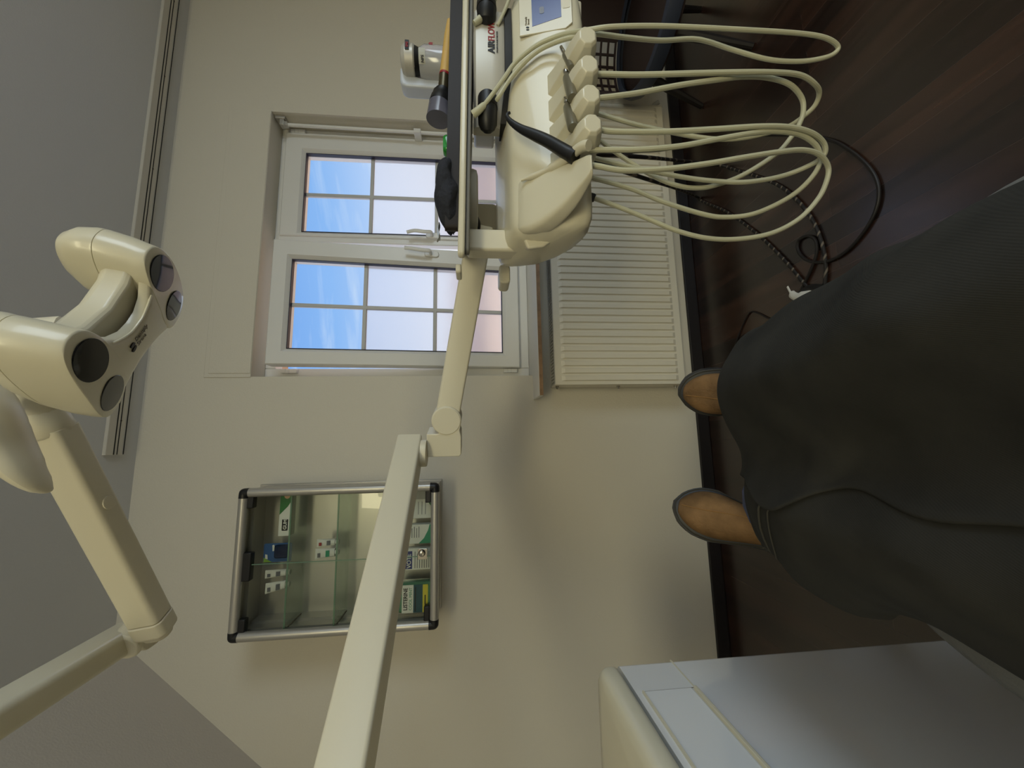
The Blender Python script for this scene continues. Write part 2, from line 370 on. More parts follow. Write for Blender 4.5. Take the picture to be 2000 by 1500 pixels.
# crank rod of the shutter, hanging in front of the right sash
cp0, cp1 = at(557, 243, 1.80), V(1.566, 1.80, .95)
rod = empty('crank_rod', (cp1.x, 1.80, .90), 'thin white vertical crank rod hanging from a grey bracket on the right window reveal', 'rod')
b = MB(); b.tube([V(1.570, 1.80, 2.035), V(1.566, 1.80, .90)], .0085, 12); b.build('tube', M['upvc'], rod)
b = MB(); b.box(1.558, 1.605, 1.785, 1.815, 2.035, 2.055).box(1.5595, 1.5805, 1.788, 1.812, 2.02, 2.038); b.box(1.588, 1.605, 1.78, 1.82, 2.03, 2.075)
lab(b.build('bracket', M['alu'], rod, bevel=.002), 'grey metal bracket at the top')
b = MB(); b.box(1.556, 1.580, 1.786, 1.872, 1.375, 1.41); b.build('clip', M['upvc'], rod, bevel=.002)

# curtain rail on the ceiling
cr0 = -.022
rail = empty('curtain_rail', (1.2, 1.655, CEIL-.018), 'long white three-groove curtain rail screwed along the ceiling above the window', 'curtain rail')
b = MB()
prof = [(0, 0), (0, -.009), (.002, -.011), (.070, -.011), (.071, -.009), (.071, 0)]
b.loft([[V(x, 1.612+p[0], CEIL+p[1]) for p in prof] for x in (cr0, 2.6)])
b.build('profile', mat('rail_white', (205, 200, 190), .5), rail, smooth=False)
b = MB()
for xg, wg in ((221.5, .0042), (228, .0036), (240.5, .0036)):
    yg_ = atz(xg, 888, CEIL-.0112).y; b.box(cr0+.0004, 2.5996, yg_-wg/2, yg_+wg/2, CEIL-.0118, CEIL-.0106)
lab(b.build('groove', M['dark'], rail, smooth=False), 'flat dark strips painted as the shade in the rail grooves')  # profile is flat; these strips paint the shade inside its grooves
for x in (.11, .66, 1.20, 1.66, 2.06, 2.4):
    b = MB(); b.lathe((x, 1.661, CEIL-.0108), (0, 0, -1), [(0, .0035), (.0018, .003)], 10); b.build('screw', M['cable'], rail)

# ------------------------------------------------------------------ radiator
RX0, RX1, RZ0, RZ1, RY = .236, 1.645, .165, .765, 1.632
rad = empty('radiator', ((RX0+RX1)/2, 1.69, RZ0), 'white ribbed panel radiator on the wall under the window sill', 'radiator')
b = MB()
b.box(RX0+.004, RX1-.004, RY, RY+.008, RZ0+.004, RZ1-.004)
n = 42; pitch = (RX1-RX0-.024)/n
for i in range(n):
    xc = RX0+.012+pitch*(i+.5)
    def Q(hw, z0, z1, y): return [V(xc-hw, y, z0), V(xc+hw, y, z0), V(xc+hw, y, z1), V(xc-hw, y, z1)]
    b.loft([Q(.0125, RZ0+.032, RZ1-.032, RY+.0005), Q(.0085, RZ0+.048, RZ1-.048, RY-.0065)], caps=True)
b.build('front_panel', M['rad'], rad, smooth=False)
b = MB(); b.box(RX0+.004, RX1-.004, RY+.07, RY+.078, RZ0+.004, RZ1-.004); b.build('rear_panel', M['rad'], rad, bevel=.002)
for x0, x1 in ((RX0, RX0+.0035), (RX1-.0035, RX1)):
    b = MB(); b.box(x0, x1, RY-.003, RY+.092, RZ0, RZ1); b.build('side_panel', M['rad'], rad, bevel=.0012)
b = MB()
b.box(RX0+.0036, RX1-.0036, RY-.003, RY+.008, RZ1-.003, RZ1).box(RX0+.0036, RX1-.0036, RY+.07, RY+.078, RZ1-.003, RZ1)
k = 0; x = RX0+.01
while x < RX1-.02:
    b.box(x, x+.0055, RY+.008, RY+.07, RZ1-.004, RZ1-.001); x += .0145
for y0 in (RY+.022, RY+.038, RY+.054): b.box(RX0+.0036, RX1-.0036, y0, y0+.004, RZ1-.004, RZ1-.001)
b.build('top_grille', M['grille'], rad, smooth=False)
b = MB()
for i in range(56): b.box(RX0+.012+i*.0245, RX0+.0135+i*.0245, RY+.0085, RY+.0695, RZ0+.03, RZ1-.012)
b.build('convector_fins', M['grille'], rad, smooth=False)
for zz in (RZ1-.02, (RZ0+RZ1)/2, RZ0+.03):
    b = MB(); b.lathe((RX0, RY+.04, zz), (-1, 0, 0), [(0, .008), (.006, .008), (.006, .004), (.014, .004)], 10); b.build('vent_plug', M['steel'], rad)
b = MB(); b.tube(cr([V(RX1+.001, RY+.035, RZ0+.035), V(RX1+.028, RY+.03, RZ0+.03), V(RX1+.042, RY+.02, RZ0+.005)], 4), .011, 12); lab(b.build('valve_pipe', M['silver'], rad), 'grey valve stub at the lower corner')
for xx in (RX0+.15, RX1-.15):
    b = MB(); b.box(xx-.015, xx+.015, RY+.078, W, RZ0+.1, RZ1-.1); b.build('wall_bracket', M['rad'], rad, smooth=False)

# ------------------------------------------------------------------ glass display cabinet
CX0, CX1, CZ0, CZ1, CY = -.690, -.156, 1.250, 1.990, 1.565
cab = empty('display_cabinet', ((CX0+CX1)/2, 1.66, CZ0), 'wall mounted aluminium display cabinet with glass sliding doors and dental products inside', 'cabinet')
r = .0165
for x in (CX0+r, CX1-r):
    b = MB(); b.tube([V(x, CY+r, CZ0+.034), V(x, CY+r, CZ1-.034)], r, 20); b.build('frame_tube', M['alu'], cab)
for z in (CZ0+r, CZ1-r):
    b = MB(); b.tube([V(CX0+.034, CY+r, z), V(CX1-.034, CY+r, z)], r, 20); b.build('frame_tube', M['alu'], cab)
for x, sx in ((CX0, 1), (CX1, -1)):
    for z, sz in ((CZ0, 1), (CZ1, -1)):
        b = MB()
        b.tube(cr([V(x+sx*.036, CY+r, z+sz*r), V(x+sx*.022, CY+r, z+sz*(r+.0005)), V(x+sx*(r+.001), CY+r, z+sz*(r+.0015)), V(x+sx*(r+.0005), CY+r, z+sz*.022), V(x+sx*r, CY+r, z+sz*.036)], 4), .0172, 18)
        b.ball((x+sx*.0185, CY+r, z+sz*.0185), .0185, .0172, .0185)
        b.build('corner_cap', M['blackp'], cab)
b = MB(); b.box(CX0+.012, CX1-.012, W-.006, W, CZ0+.012, CZ1-.012); b.build('back_panel', M['cabin'], cab, smooth=False)
b = MB()
for x0, x1 in ((CX0+.010, CX0+.014), (CX1-.014, CX1-.010)):
    b.box(x0, x1, CY+.03, W-.006, CZ0+.01, CZ1-.01)
    xs = (x1, x1+.01) if x0 < -.5 else (x0-.01, x0)
    b.box(xs[0], xs[1], W-.07, W-.006, CZ0+.02, CZ1-.02); b.box(xs[0], xs[1], CY+.06, CY+.07, CZ0+.02, CZ1-.02)
b.box(CX0+.014, CX1-.014, CY+.03, W-.006, CZ1-.014, CZ1-.010); b.box(CX0+.014, CX1-.014, CY+.07, CY+.08, CZ1-.030, CZ1-.014)
b.box(CX0+.014, CX1-.014, CY+.03, W-.006, CZ0+.010, CZ0+.014)
b.build('side_panels', M['alu'], cab, smooth=False)
b = MB(); b.box(CX0+.006, CX1-.003, W-.012, W, CZ0+.004, CZ1+.014); b.build('wall_rail', M['alu'], cab, bevel=.002)
xm = -.437
for x0, x1, yy in ((CX0+.024, xm+.006, CY+.022), (xm-.006, CX1-.024, CY+.030)):
    b = MB(); b.add([V(x0, yy, CZ0+.03), V(x1, yy, CZ0+.03), V(x1, yy, CZ1-.03), V(x0, yy, CZ1-.03)], [(0, 1, 2, 3)]); d = b.build('glass_door', M['cabglass'], cab, smooth=False)
    if x0 > -.5: continue
    e = MB(); xe = x1
    e.box(xe-.0012, xe+.0012, yy-.002, yy+.002, CZ0+.03, CZ1-.03); e.build('door_edge', M['gedge'], d, smooth=False)
for x, z, w, h in ((CX0+.050, CZ1-.042, .05, .026), (CX1-.05, CZ1-.042, .048, .024), (CX0+.055, CZ0+.044, .056, .022), (CX1-.052, CZ0+.043, .048, .022), (xm, CZ1-.044, .10, .032)):
    b = MB(); b.box(x-w/2, x+w/2, CY+.012, CY+.04, z-h/2, z+h/2); b.build('door_clip', M['blackp'], cab, bevel=.004)
SH = (1.812, 1.637)
for z in SH:
    b = MB(); b.box(CX0+.016, CX1-.016, CY+.04, W-.008, z-.0025, z+.0025); s = b.build('glass_shelf', M['shelfglass'], cab, smooth=False)
    b = MB(); b.box(CX0+.016, CX1-.016, CY+.0385, CY+.0405, z-.0028, z+.0028); b.build('shelf_edge', M['gedge'], s, smooth=False)
    for x in (CX0+.024, CX1-.024):
        b = MB(); b.tube([V(x, CY+.06, z-.006), V(x, W-.03, z-.006)], .003, 8); b.build('shelf_support', M['greyseam'], s)
lk = V(-.420, CY+.019, 1.312)
b = MB(); b.prism(rrect(.040, .036, .003), lk, X, Z, -Yv, 0, .008); L = lab(b.build('lock', M['steel'], cab, bevel=.001), 'small square chrome lock')
b = MB(); b.lathe(lk+V(.004, -.008, .002), (0, -1, 0), [(0, .0105), (.008, .0105), (.009, .0088)], 20); k_ = b.build('lock_cylinder', M['steel'], L)
b = MB(); b.tube([lk+V(.004+.012*math.cos(a), -.0082, .002+.012*math.sin(a)) for a in [2*PI*i/24 for i in range(25)]], .0014, 8); b.build('lock_ring', M['ink'], L)
b = MB(); b.prism(rrect(.0015, .006, .0006), lk+V(.004, -.0175, .002), X, Z, -Yv, 0, .0005); b.build('key_slot', M['ink'], L, smooth=False)

# -- products in the cabinet
def col(name, rgb, rough=.45): return mat(name, rgb, rough)
C_wh = col('pack_white', (226, 226, 220)); C_gr = col('pack_green', (40, 112, 50)); C_te = col('pack_teal', (24, 140, 104)); C_bl = col('pack_blue', (36, 84, 142))
C_nv = col('print_navy', (42, 52, 120)); C_dg = col('print_grey', (96, 98, 104)); C_ye = col('label_yellow', (214, 200, 60)); C_dt = col('label_dark_teal', (28, 76, 88)); C_lm = col('pack_lime', (130, 168, 62))
C_pe = col('pack_peach', (214, 170, 140))
def flat(poly, y, name, mt, parent, t=.0004):
    b = MB(); b.prism(poly, V(0, y, 0), X, Z, -Yv, 0, t); return b.build(name, mt, parent, smooth=False)
# toothpaste box lying on the upper shelf, green and white
z0 = SH[0]+.003
gb = empty('toothpaste_box', (-.250, 1.63, z0), 'white and green toothpaste carton marked GUM lying along the upper cabinet shelf', 'toothpaste')
b = MB(); b.box(-.340, -.166, 1.612, 1.652, z0, z0+.042); b.build('carton', C_wh, gb, bevel=.001)
flat([(-.1665, z0+.041), (-.1665, z0+.001), (-.215, z0+.002), (-.232, z0+.012), (-.262, z0+.041)], 1.6118, 'green_swoosh', C_gr, gb)
b = MB(); b.lathe((-.192, 1.6116, z0+.016), (0, -1, 0), [(0, .011), (.0004, .011)], 18); b.build('tooth_picture', C_pe, gb, smooth=False)
flat([(p[0]-.300, p[1]+z0+.019) for p in rrect(.042, .022, .003)], 1.6118, 'logo_plate', M['ink'], gb)
text('GUM', .017, (-.317, 1.6112, z0+.013), X, Z, C_wh, gb, bold=.0004)
# blue blister card
bl = empty('blister_pack', (-.400, 1.64, z0), 'blue carded blister pack with green corner standing on the upper cabinet shelf', 'pack')
b = MB(); b.prism([(p[0]-.405, p[1]+z0+.051) for p in rrect(.068, .102, .006)], V(0, 1.640, 0), X, Z, -Yv, 0, .0015); b.build('card', C_bl, bl)
b = MB(); b.prism([(p[0]-.40, p[1]+z0+.034) for p in rrect(.048, .05, .008)], V(0, 1.6385, 0), X, Z, -Yv, 0, .014); b.build('blister', glass('blister_clear', (190, 205, 220)), bl, bevel=.003)
flat([(-.439, z0+.10), (-.439, z0+.07), (-.422, z0+.101)], 1.6384, 'green_corner', C_lm, bl)
flat([(-.428+.0, z0+.086), (-.412, z0+.088), (-.410, z0+.096), (-.426, z0+.095)], 1.6384, 'white_print', C_wh, bl); flat([(-.398, z0+.062), (-.376, z0+.065), (-.378, z0+.072), (-.4, z0+.070)], 1.6384, 'white_print', C_wh, bl)
def tube_item(name, x, z0, h, w, label, band, lean, extra=None):
    t = empty(name, (x, 1.640, z0), label, 'tube', 'small tubes on the cabinet shelves')
    b = MB()
    rings = []
    for f in (0, .12, .35, .7, .97, 1):
        hw = w/2*(1 if f > .9 else .78+.22*f); hd = .011*(1-f)**.7+.0006
        rings.append([V(x+lean*f*h+hw*math.cos(a), 1.640+hd*math.sin(a), z0+.014+(h-.014)*f) for a in [2*PI*k/18 for k in range(18)]])
    b.loft(rings); b.build('tube_body', C_wh, t)
    b = MB(); b.lathe((x, 1.640, z0), (0, 0, 1), [(0, .0095), (.014, .0085)], 18); b.build('cap', C_wh, t)
    flat([(x-w*.26+lean*h*.4, z0+h*.36), (x+w*.3+lean*h*.4, z0+h*.36), (x+w*.3+lean*h*.55, z0+h*.52), (x-w*.28+lean*h*.55, z0+h*.52)], 1.6285, 'printed_band', band, t)
    flat([(x-w*.3+lean*h*.8, z0+h*.76), (x+w*.1+lean*h*.8, z0+h*.76), (x+w*.1+lean*h*.9, z0+h*.88), (x-w*.3+lean*h*.9, z0+h*.88)], 1.6325, 'small_print', extra or C_dg, t)
    return t
tube_item('cosmetic_tube', -.478, z0, .092, .030, 'small white tube with grey print beside the blue card on the upper shelf', C_dg, -.06)
tube_item('cosmetic_tube', -.522, z0, .088, .038, 'small white tube leaning at the far left of the upper cabinet shelf', C_dg, -.14)
z1 = SH[1]+.003
tube_item('cosmetic_tube', -.376, z1, .084, .030, 'small white tube with red-grey print standing behind the green-banded one on the lower shelf', C_dg, -.03, M['red'])
tube_item('cosmetic_tube', -.414, z1, .088, .040, 'small white tube with a green band on the lower cabinet shelf', C_te, -.05)
# bottom of the cabinet
zb = CZ0+.0145
li = empty('mouthwash_bottle', (-.592, 1.65, zb), 'green mouthwash bottle with white and yellow label at the left of the cabinet floor', 'bottle')
b = MB()
def ringz(hw, hd, z, cx=-.592): return [V(cx+p[0], 1.65+p[1], z) for p in rrect(2*hw, 2*hd, min(hw, hd)*.6, 5)]
b.loft([ringz(.052, .03, zb), ringz(.056, .033, zb+.006), ringz(.056, .033, zb+.13), ringz(.05, .03, zb+.150), ringz(.024, .02, zb+.168), ringz(.017, .017, zb+.175)])
b.build('bottle_body', mat('green_mouthwash', (92, 142, 112), .12, coat=.4), li)
b = MB(); b.lathe((-.592, 1.65, zb+.175), (0, 0, 1), [(0, .018), (.035, .0165)], 20); b.build('cap', M['blackp'], li)
ly = 1.6165
flat([(-.642, zb+.085), (-.542, zb+.085), (-.542, zb+.128), (-.642, zb+.128)], ly, 'label_white', C_wh, li)
flat([(-.642, zb+.050), (-.542, zb+.050), (-.542, zb+.085), (-.642, zb+.085)], ly, 'label_teal', C_dt, li)
flat([(-.642, zb+.030), (-.542, zb+.030), (-.542, zb+.050), (-.642, zb+.050)], ly, 'label_yellow', C_ye, li)
text('LISTERINE', .0205, (-.592, ly-.0008, zb+.108), X, Z, M['ink'], li, align='CENTER', bold=.0005, xs=.88)
text('COOL MINT', .0155, (-.592, ly-.0008, zb+.0905), X, Z, C_te, li, align='CENTER', xs=.95)
flat([(-.638, zb+.0755), (-.55, zb+.0755), (-.55, zb+.079), (-.638, zb+.079)], ly-.0005, 'small_print', M['ink'], li)
flat([(-.634, zb+.0385), (-.58, zb+.0385), (-.58, zb+.0425), (-.634, zb+.0425)], ly-.0005, 'small_print', M['ink'], li)
# leaflet stand with navy word, left of the lock
lf = empty('product_carton', (-.452, 1.65, zb), 'white carton with navy word and grey text behind the cabinet lock', 'carton', 'cartons on the cabinet floor')
b = MB(); b.box(-.492, -.412, 1.632, 1.672, zb, zb+.125); b.build('carton', C_wh, lf, bevel=.0015)
flat([(-.488, zb+.094), (-.422, zb+.094), (-.422, zb+.120), (-.488, zb+.120)], 1.6318, 'navy_plate', C_nv, lf)
text('VOTE', .022, (-.485, 1.6311, zb+.099), X, Z, C_wh, lf, bold=.0004, xs=.95)
for i in range(7): flat([(-.486, zb+.082-.009*i), (-.424-.008*(i % 3), zb+.082-.009*i), (-.424-.008*(i % 3), zb+.0845-.009*i), (-.486, zb+.0845-.009*i)], 1.6316, 'text_line', C_dg, lf)
# white carton with green curve
gc = empty('product_carton', (-.358, 1.65, zb), 'white carton with text lines and a green curved corner, right of the lock', 'carton', 'cartons on the cabinet floor')
b = MB(); b.box(-.395, -.322, 1.632, 1.670, zb, zb+.12); b.build('carton', C_wh, gc, bevel=.0015)
flat([(-.394, zb+.002), (-.323, zb+.002), (-.323, zb+.028), (-.345, zb+.034), (-.375, zb+.05), (-.394, zb+.07)][::1], 1.6318, 'green_curve', C_te, gc)
for i in range(6): flat([(-.372, zb+.068+.009*i), (-.33-.006*(i % 2), zb+.068+.009*i), (-.33-.006*(i % 2), zb+.0705+.009*i), (-.372, zb+.0705+.009*i)], 1.6314, 'text_line', C_dg, gc)
# pale box at right with green swoosh
rb = empty('product_carton', (-.24, 1.65, zb), 'pale carton with lines and green swoosh at the right end of the cabinet floor', 'carton', 'cartons on the cabinet floor')
b = MB(); b.box(-.300, -.182, 1.640, 1.682, zb, zb+.11); b.build('carton', C_wh, rb, bevel=.0015)
flat([(-.296, zb+.002), (-.24, zb+.002), (-.24, zb+.034), (-.262, zb+.018)], 1.6398, 'green_swoosh', C_gr, rb)
for i in range(3): flat([(-.285, zb+.045+.014*i), (-.235, zb+.045+.014*i), (-.235, zb+.047+.014*i), (-.285, zb+.047+.014*i)], 1.6398, 'text_line', C_dg, rb)
flat([(-.226, zb+.04), (-.186, zb+.04), (-.186, zb+.105), (-.226, zb+.105)], 1.6398, 'grey_panel', col('panel_grey', (170, 170, 168)), rb)
# ================================================================== operating lamp (top left)
U, Vv = V(.866, .5, 0), V(-.5, .866, 0)
Vt, Wt = Vv*.956+Z*.292, Z*.956-Vv*.292
LO = V(.1655, .4985, 1.53)
def L3(u, v, w): return LO+U*u+Vt*v+Wt*w
def face_w(v): return 1.75*v*v-.1*v
lamp = empty('operating_lamp', LO, 'cream dental operating lamp with four dark lenses in two pods on a jointed ceiling-level arm', 'lamp')
def stad(uc, hu, v0, v1, w, n=72, p=2.5):
    out = []; vc, hv = (v0+v1)/2, (v1-v0)/2
    for k in range(n):
        a = 2*PI*k/n; c, s = math.cos(a), math.sin(a)
        uu = uc+hu*abs(c)**(2/p)*(1 if c > 0 else -1); vv = vc+hv*abs(s)**(2/p)*(1 if s > 0 else -1)
        out.append(L3(uu, vv, w(vv) if callable(w) else w))
    return out
for uc, sg in ((-.079, -1), (.079, 1)):
    b = MB(); R = []
    for f in (.03, .5, .86, 1): R.append(stad(uc, .0302*f, .031-.065*f, .031+.065*f, lambda v: face_w(v)))
    R.append(stad(uc, .0310, -.0352, .0972, lambda v: face_w(v)+.0006))
    R.append(stad(uc, .0314, -.0358, .0975, lambda v: face_w(v)+.002))
    R.append(stad(uc+sg*.0005, .0318, -.0368, .0972, lambda v: face_w(v)*.9+.009))
    R.append(stad(uc+sg*.0015, .0325, -.040, .092, lambda v: face_w(v)*.4+.027))
    R.append(stad(uc+sg*.002, .033, -.042, .082, lambda v: .047-.12*(v-.02)))
    R.append(stad(uc+sg*.002, .033, -.042, .0815, lambda v: .0485-.12*(v-.02)))
    R.append(stad(uc+sg*.002, .0315, -.0405, .080, lambda v: .049-.12*(v-.02)))
    b.loft(R)
    pod = b.build('pod_body', M['cream'], lamp)
    b = MB()
    b.loft([stad(uc+sg*.002, .0315, -.0405, .080, lambda v: .0488-.12*(v-.02)), stad(uc+sg*.002, .033, -.042, .0812, lambda v: .0495-.12*(v-.02)), stad(uc+sg*.002, .0328, -.042, .080, lambda v: .052-.12*(v-.02)), stad(uc+sg*.001, .0315, -.042, .064, .065), stad(uc-sg*.002, .027, -.040, .046, .080), stad(uc-sg*.006, .019, -.034, .024, .0905), stad(uc-sg*.009, .008, -.024, .002, .0955)])
    b.build('pod_cover', M['cream'], lamp, angle=1)
    for v, rr, sl, mt in ((0, .0246, -.1, M['lens']), (.062 if sg < 0 else .059, .0226, .11, M['lens2'] if sg < 0 else M['lens'])):
        nn = (-Wt+Vt*sl).normalized()
        b = MB(); c = L3(uc, v, face_w(v)+.0006)
        b.lathe(c, nn, [(-.006, rr), (.0008, rr), (.0013, rr*.98), (.0017, rr*.5), (.0018, .0005)], 40)
        b.build('lens', mt, pod)
# bridge between the pods
b = MB(); R = []
for u, v0, v1 in ((-.066, -.020, .094), (-.050, -.004, .088), (-.036, .010, .083), (-.018, .019, .079), (0, .021, .078), (.018, .019, .079), (.036, .010, .083), (.050, -.004, .088), (.066, -.020, .094)):
    vm = (v0+v1)/2; h = lambda v: face_w(v)
    q = [(v0, h(v0)+.012), (v0+.001, h(v0)+.004), (v0+.004, h(v0)+.0008), (v0+.012, h(v0+.012)+.0003), (vm, h(vm)+.0003), (v1-.012, h(v1-.012)+.0003), (v1-.004, h(v1)+.001), (v1-.001, h(v1)+.005), (v1-.004, h(v1)+.018), (vm, h(vm)+.024)]
    R.append([L3(u, a, c) for a, c in q])
b.loft(R); br = b.build('bridge', M['cream'], lamp, angle=1.2)
b = MB(); R = []
for u, v0, v1 in ((-.062, -.020, .064), (-.040, -.008, .056), (0, -.002, .052), (.040, -.008, .056), (.062, -.020, .064)):
    R.append([L3(u, a, c) for a, c in ((v0, .024), (v0+.004, .018), (v1, .016), (v1, .046), (v1-.008, .054), (v0+.016, .056), (v0+.004, .050), (v0, .044))])
b.loft(R); b.build('bridge_beam', M['cream'], lamp, bevel=.002, angle=.5)
b = MB(); b.tube([L3(u, (.021 if abs(u) < .01 else .021-.017*((abs(u)-.01)/.04)**1.4)+.0015, face_w(.02)+.0012) for u in [i*.008-.044 for i in range(12)]], .0014, 8); b.build('edge_ridge', M['cream'], br)
# maker's mark on the underside of the bridge
mk = -.0016
for k, (uu, vv) in enumerate(((-.022, .036), (-.022, .0425))):
    b = MB()
    b.prism([(.0045*math.cos(a)-.002*math.sin(a)*k, .0024*math.sin(a)) for a in [2*PI*i/14 for i in range(14)]], L3(uu, vv, mk), U, Vt, -Wt, -.001, .0008)
    b.build('logo_mark', M['ink'], br, smooth=False)
for s_, vv in (('Dentsply', .0365), ('Sirona', .0445)):
    text(s_, .0078, L3(-.015, vv, mk-.0006), U, -Vt, M['greyseam'], br)
# handle blade in front of the near pod
pts = [atd(-45, 770, .425), atd(-15, 815, .42), atd(15, 870, .425), atd(50, 920, .43), atd(86, 950, .44), atd(103, 957, .445)]
b = MB(); b.tube(cr(pts, 5), [.034, .034, .034, .033, .033, .032, .032, .031, .031, .030, .029, .028, .027, .026, .025, .023, .021, .019, .017, .015, .012, .010, .008, .006, .004, .002], 16, ell=.55)
b.build('handle', M['creamm'], lamp)
# spring arm to the elbow
def rarm(p0, p1, h, w, r, n=5, up=Z):
    t = (p1-p0).normalized(); s = t.cross(up).normalized(); a = s.cross(t)
    return [[p+s*q[0]+a*q[1] for q in rrect(w, h, r, n)] for p in (p0, p1)]
q0 = atd(98, 838, .497); q1 = atd(292, 1205, .60)
b = MB(); b.loft(rarm(q0, q1, .046, .036, .008, up=Z-X*.1)); b.build('spring_arm', M['creamm'], lamp)
b = MB(); b.lathe(q0-(q1-q0).normalized()*.012, (q1-q0), [(-.02, .018), (0, .023), (.014, .024), (.018, .022)], 20); b.build('arm_collar', M['creamm'], lamp)
b = MB(); b.tube([q0-(q1-q0).normalized()*.02, L3(-.03, .03, .11), L3(-.02, .035, .07)], [.018, .018, .018], 14); b.build('swivel_neck', M['creamm'], lamp)
t = (q1-q0).normalized()
mid = q0+(q1-q0)*.36
sd = t.cross(Z).normalized(); dn = sd.cross(t)
b = MB(); b.lathe(mid-dn*.0237+sd*.001, -dn, [(-.002, .0095), (.0015, .0095), (.002, .008)], 18); b.build('screw_cap', M['creamm'], lamp)
b = MB(); b.loft(rarm(q1+t*.002, q1+t*.026, .049, .039, .011, up=Z-X*.1)+rarm(q1+t*.034, q1+t*.038, .036, .028, .012, up=Z-X*.1)); b.build('end_cap', M['creamm'], lamp, bevel=.002)
e0 = atd(262, 1240, .612)
b = MB()
ax = sd
b.lathe(e0+ax*.022, -ax, [(0, .021), (.003, .0235), (.042, .0235), (.045, .021)], 28); b.build('elbow_joint', M['creamm'], lamp, bevel=.001)
b = MB(); b.loft(rarm(atd(258, 1238, .618), atd(300, 1235, .62), .043, .043, .015, up=V(0, .3, 1))); b.build('elbow_housing', M['creamm'], lamp, bevel=.002)
p0 = atd(252, 1240, .625); p1 = atd(0, 1394, .44); p2 = p1+(p1-p0)*1.6
b = MB(); b.loft(rarm(p0, p1, .046, .040, .010)[:1]+rarm(p1, p2, .046, .040, .010)); b.build('carrier_arm', M['cream'], lamp)
pole = V(-.62, .22, 0)
b = MB(); b.loft(rarm(p2, V(-.60, .05, p2.z), .046, .040, .010)); b.build('carrier_arm', M['cream'], lamp)
b = MB(); b.lathe((-.60, .05, .93), (0, 0, 1), [(0, .03), (.8, .03)], 24); b.build('lamp_post', M['cream'], lamp)

# ================================================================== big white treatment cabinet (bottom left)
uX, uY = -.378, .700
unit = empty('treatment_cabinet', (-.6, .2, 0), 'tall glossy white treatment cabinet with rounded lid and drawer seams left of the reclining chair', 'cabinet')
b = MB(); b.prism([(p[0]-.60, p[1]+.15) for p in rrect(.444, 1.10, .012, 4)], V(0, 0, 0), X, Yv, Z, 0, .872); b.build('body', M['white'], unit)
b = MB()
def lid(w, h, z): return [V(-.60+p[0], .15+p[1], z) for p in rrect(w, h, .03, 6)]
b.loft([lid(.440, 1.096, .874), lid(.452, 1.108, .878), lid(.456, 1.112, .888), lid(.452, 1.108, .900), lid(.440, 1.096, .909), lid(.41, 1.066, .9125)])
lab(b.build('lid', M['cream'], unit, sub=1), 'lid with rounded edge, warm light from above put into its cream colour')  # cream instead of the body white paints the warm light on top
# flush drawer front and seams on the side facing the chair
zs = atx(1308, 1288, uX).z; zt = atx(1253, 1348, uX).z; yv = atx(1347, 1342, uX).y
b = MB(); b.box(uX-.004, uX+.0016, -.38, yv-.003, zs+.006, zt-.002)
dr = b.build('drawer_front', M['white'], unit, bevel=.001)
b = MB(); b.box(uX-.002, uX+.006, -.38, yv-.006, zs-.0005, zs+.0045); lab(b.build('drawer_seam_light', M['cream'], dr, bevel=.001), 'pale strip under the drawer front, light in the seam gap put into its colour')  # cream strip paints the light caught by the seam lip
b = MB(); b.box(uX-.001, uX+.0035, -.38, yv-.004, zt-.001, zt+.0018); b.build('drawer_lip', M['cream'], dr)
b = MB(); b.box(uX-.001, uX+.0008, yv-.0042, uY-.004, zs-.001, zs+.0012); b.build('seam_strip', M['cream'], unit, smooth=False)
b = MB(); b.box(uX-.001, uX+.0004, yv-.0026, yv-.0012, zs, zt); b.build('seam_gap', M['greyseam'], unit, smooth=False)

# ================================================================== delivery unit: arms, head, tray table, hoses
du = empty('delivery_unit', (.62, .78, .86), 'cream dentist delivery unit with tray table, instrument holders and hoses on a long two-part arm', 'dental unit')
# rear beam
a0 = V(-.379, .540, 1.274); a1 = V(.022, 1.030, 1.279)
t = (a1-a0).normalized(); nb = V(-t.y, t.x, 0)
def beam(p0, p1, h, w, nb, r=.006): return [[p+nb*(w/2+q[0])+Z*q[1] for q in rrect(w, h, r, 3)] for p in (p0, p1)]
b = MB(); b.loft(beam(a0-t*.42, a1, .0615, .068, nb)); b.build('rear_arm', M['creamm'], du)
b = MB(); pp = a0-t*.39+nb*.034; b.lathe((pp.x, pp.y, .914), (0, 0, 1), [(0, .05), (.01, .05), (.012, .036), (.325, .036)], 24); b.build('arm_post', M['creamm'], du)
# knuckle under the end of the rear beam
jc = a1-t*.036+nb*.034
b = MB(); b.lathe((jc.x, jc.y, 1.2475), (0, 0, -1), [(0, .034), (.012, .034), (.0122, .0335), (.014, .0335)], 28); b.build('knuckle_collar', M['creamm'], du)
d2 = V(.435-.03, .885-1.02, 0).normalized(); n2 = V(-d2.y, d2.x, 0)
kz = 1.172
kc = at(872, 822, 1.005)
b = MB()
pr = [(.037*math.cos(math.radians(a)), .037*math.sin(math.radians(a))) for a in range(-40, 191, 10)]
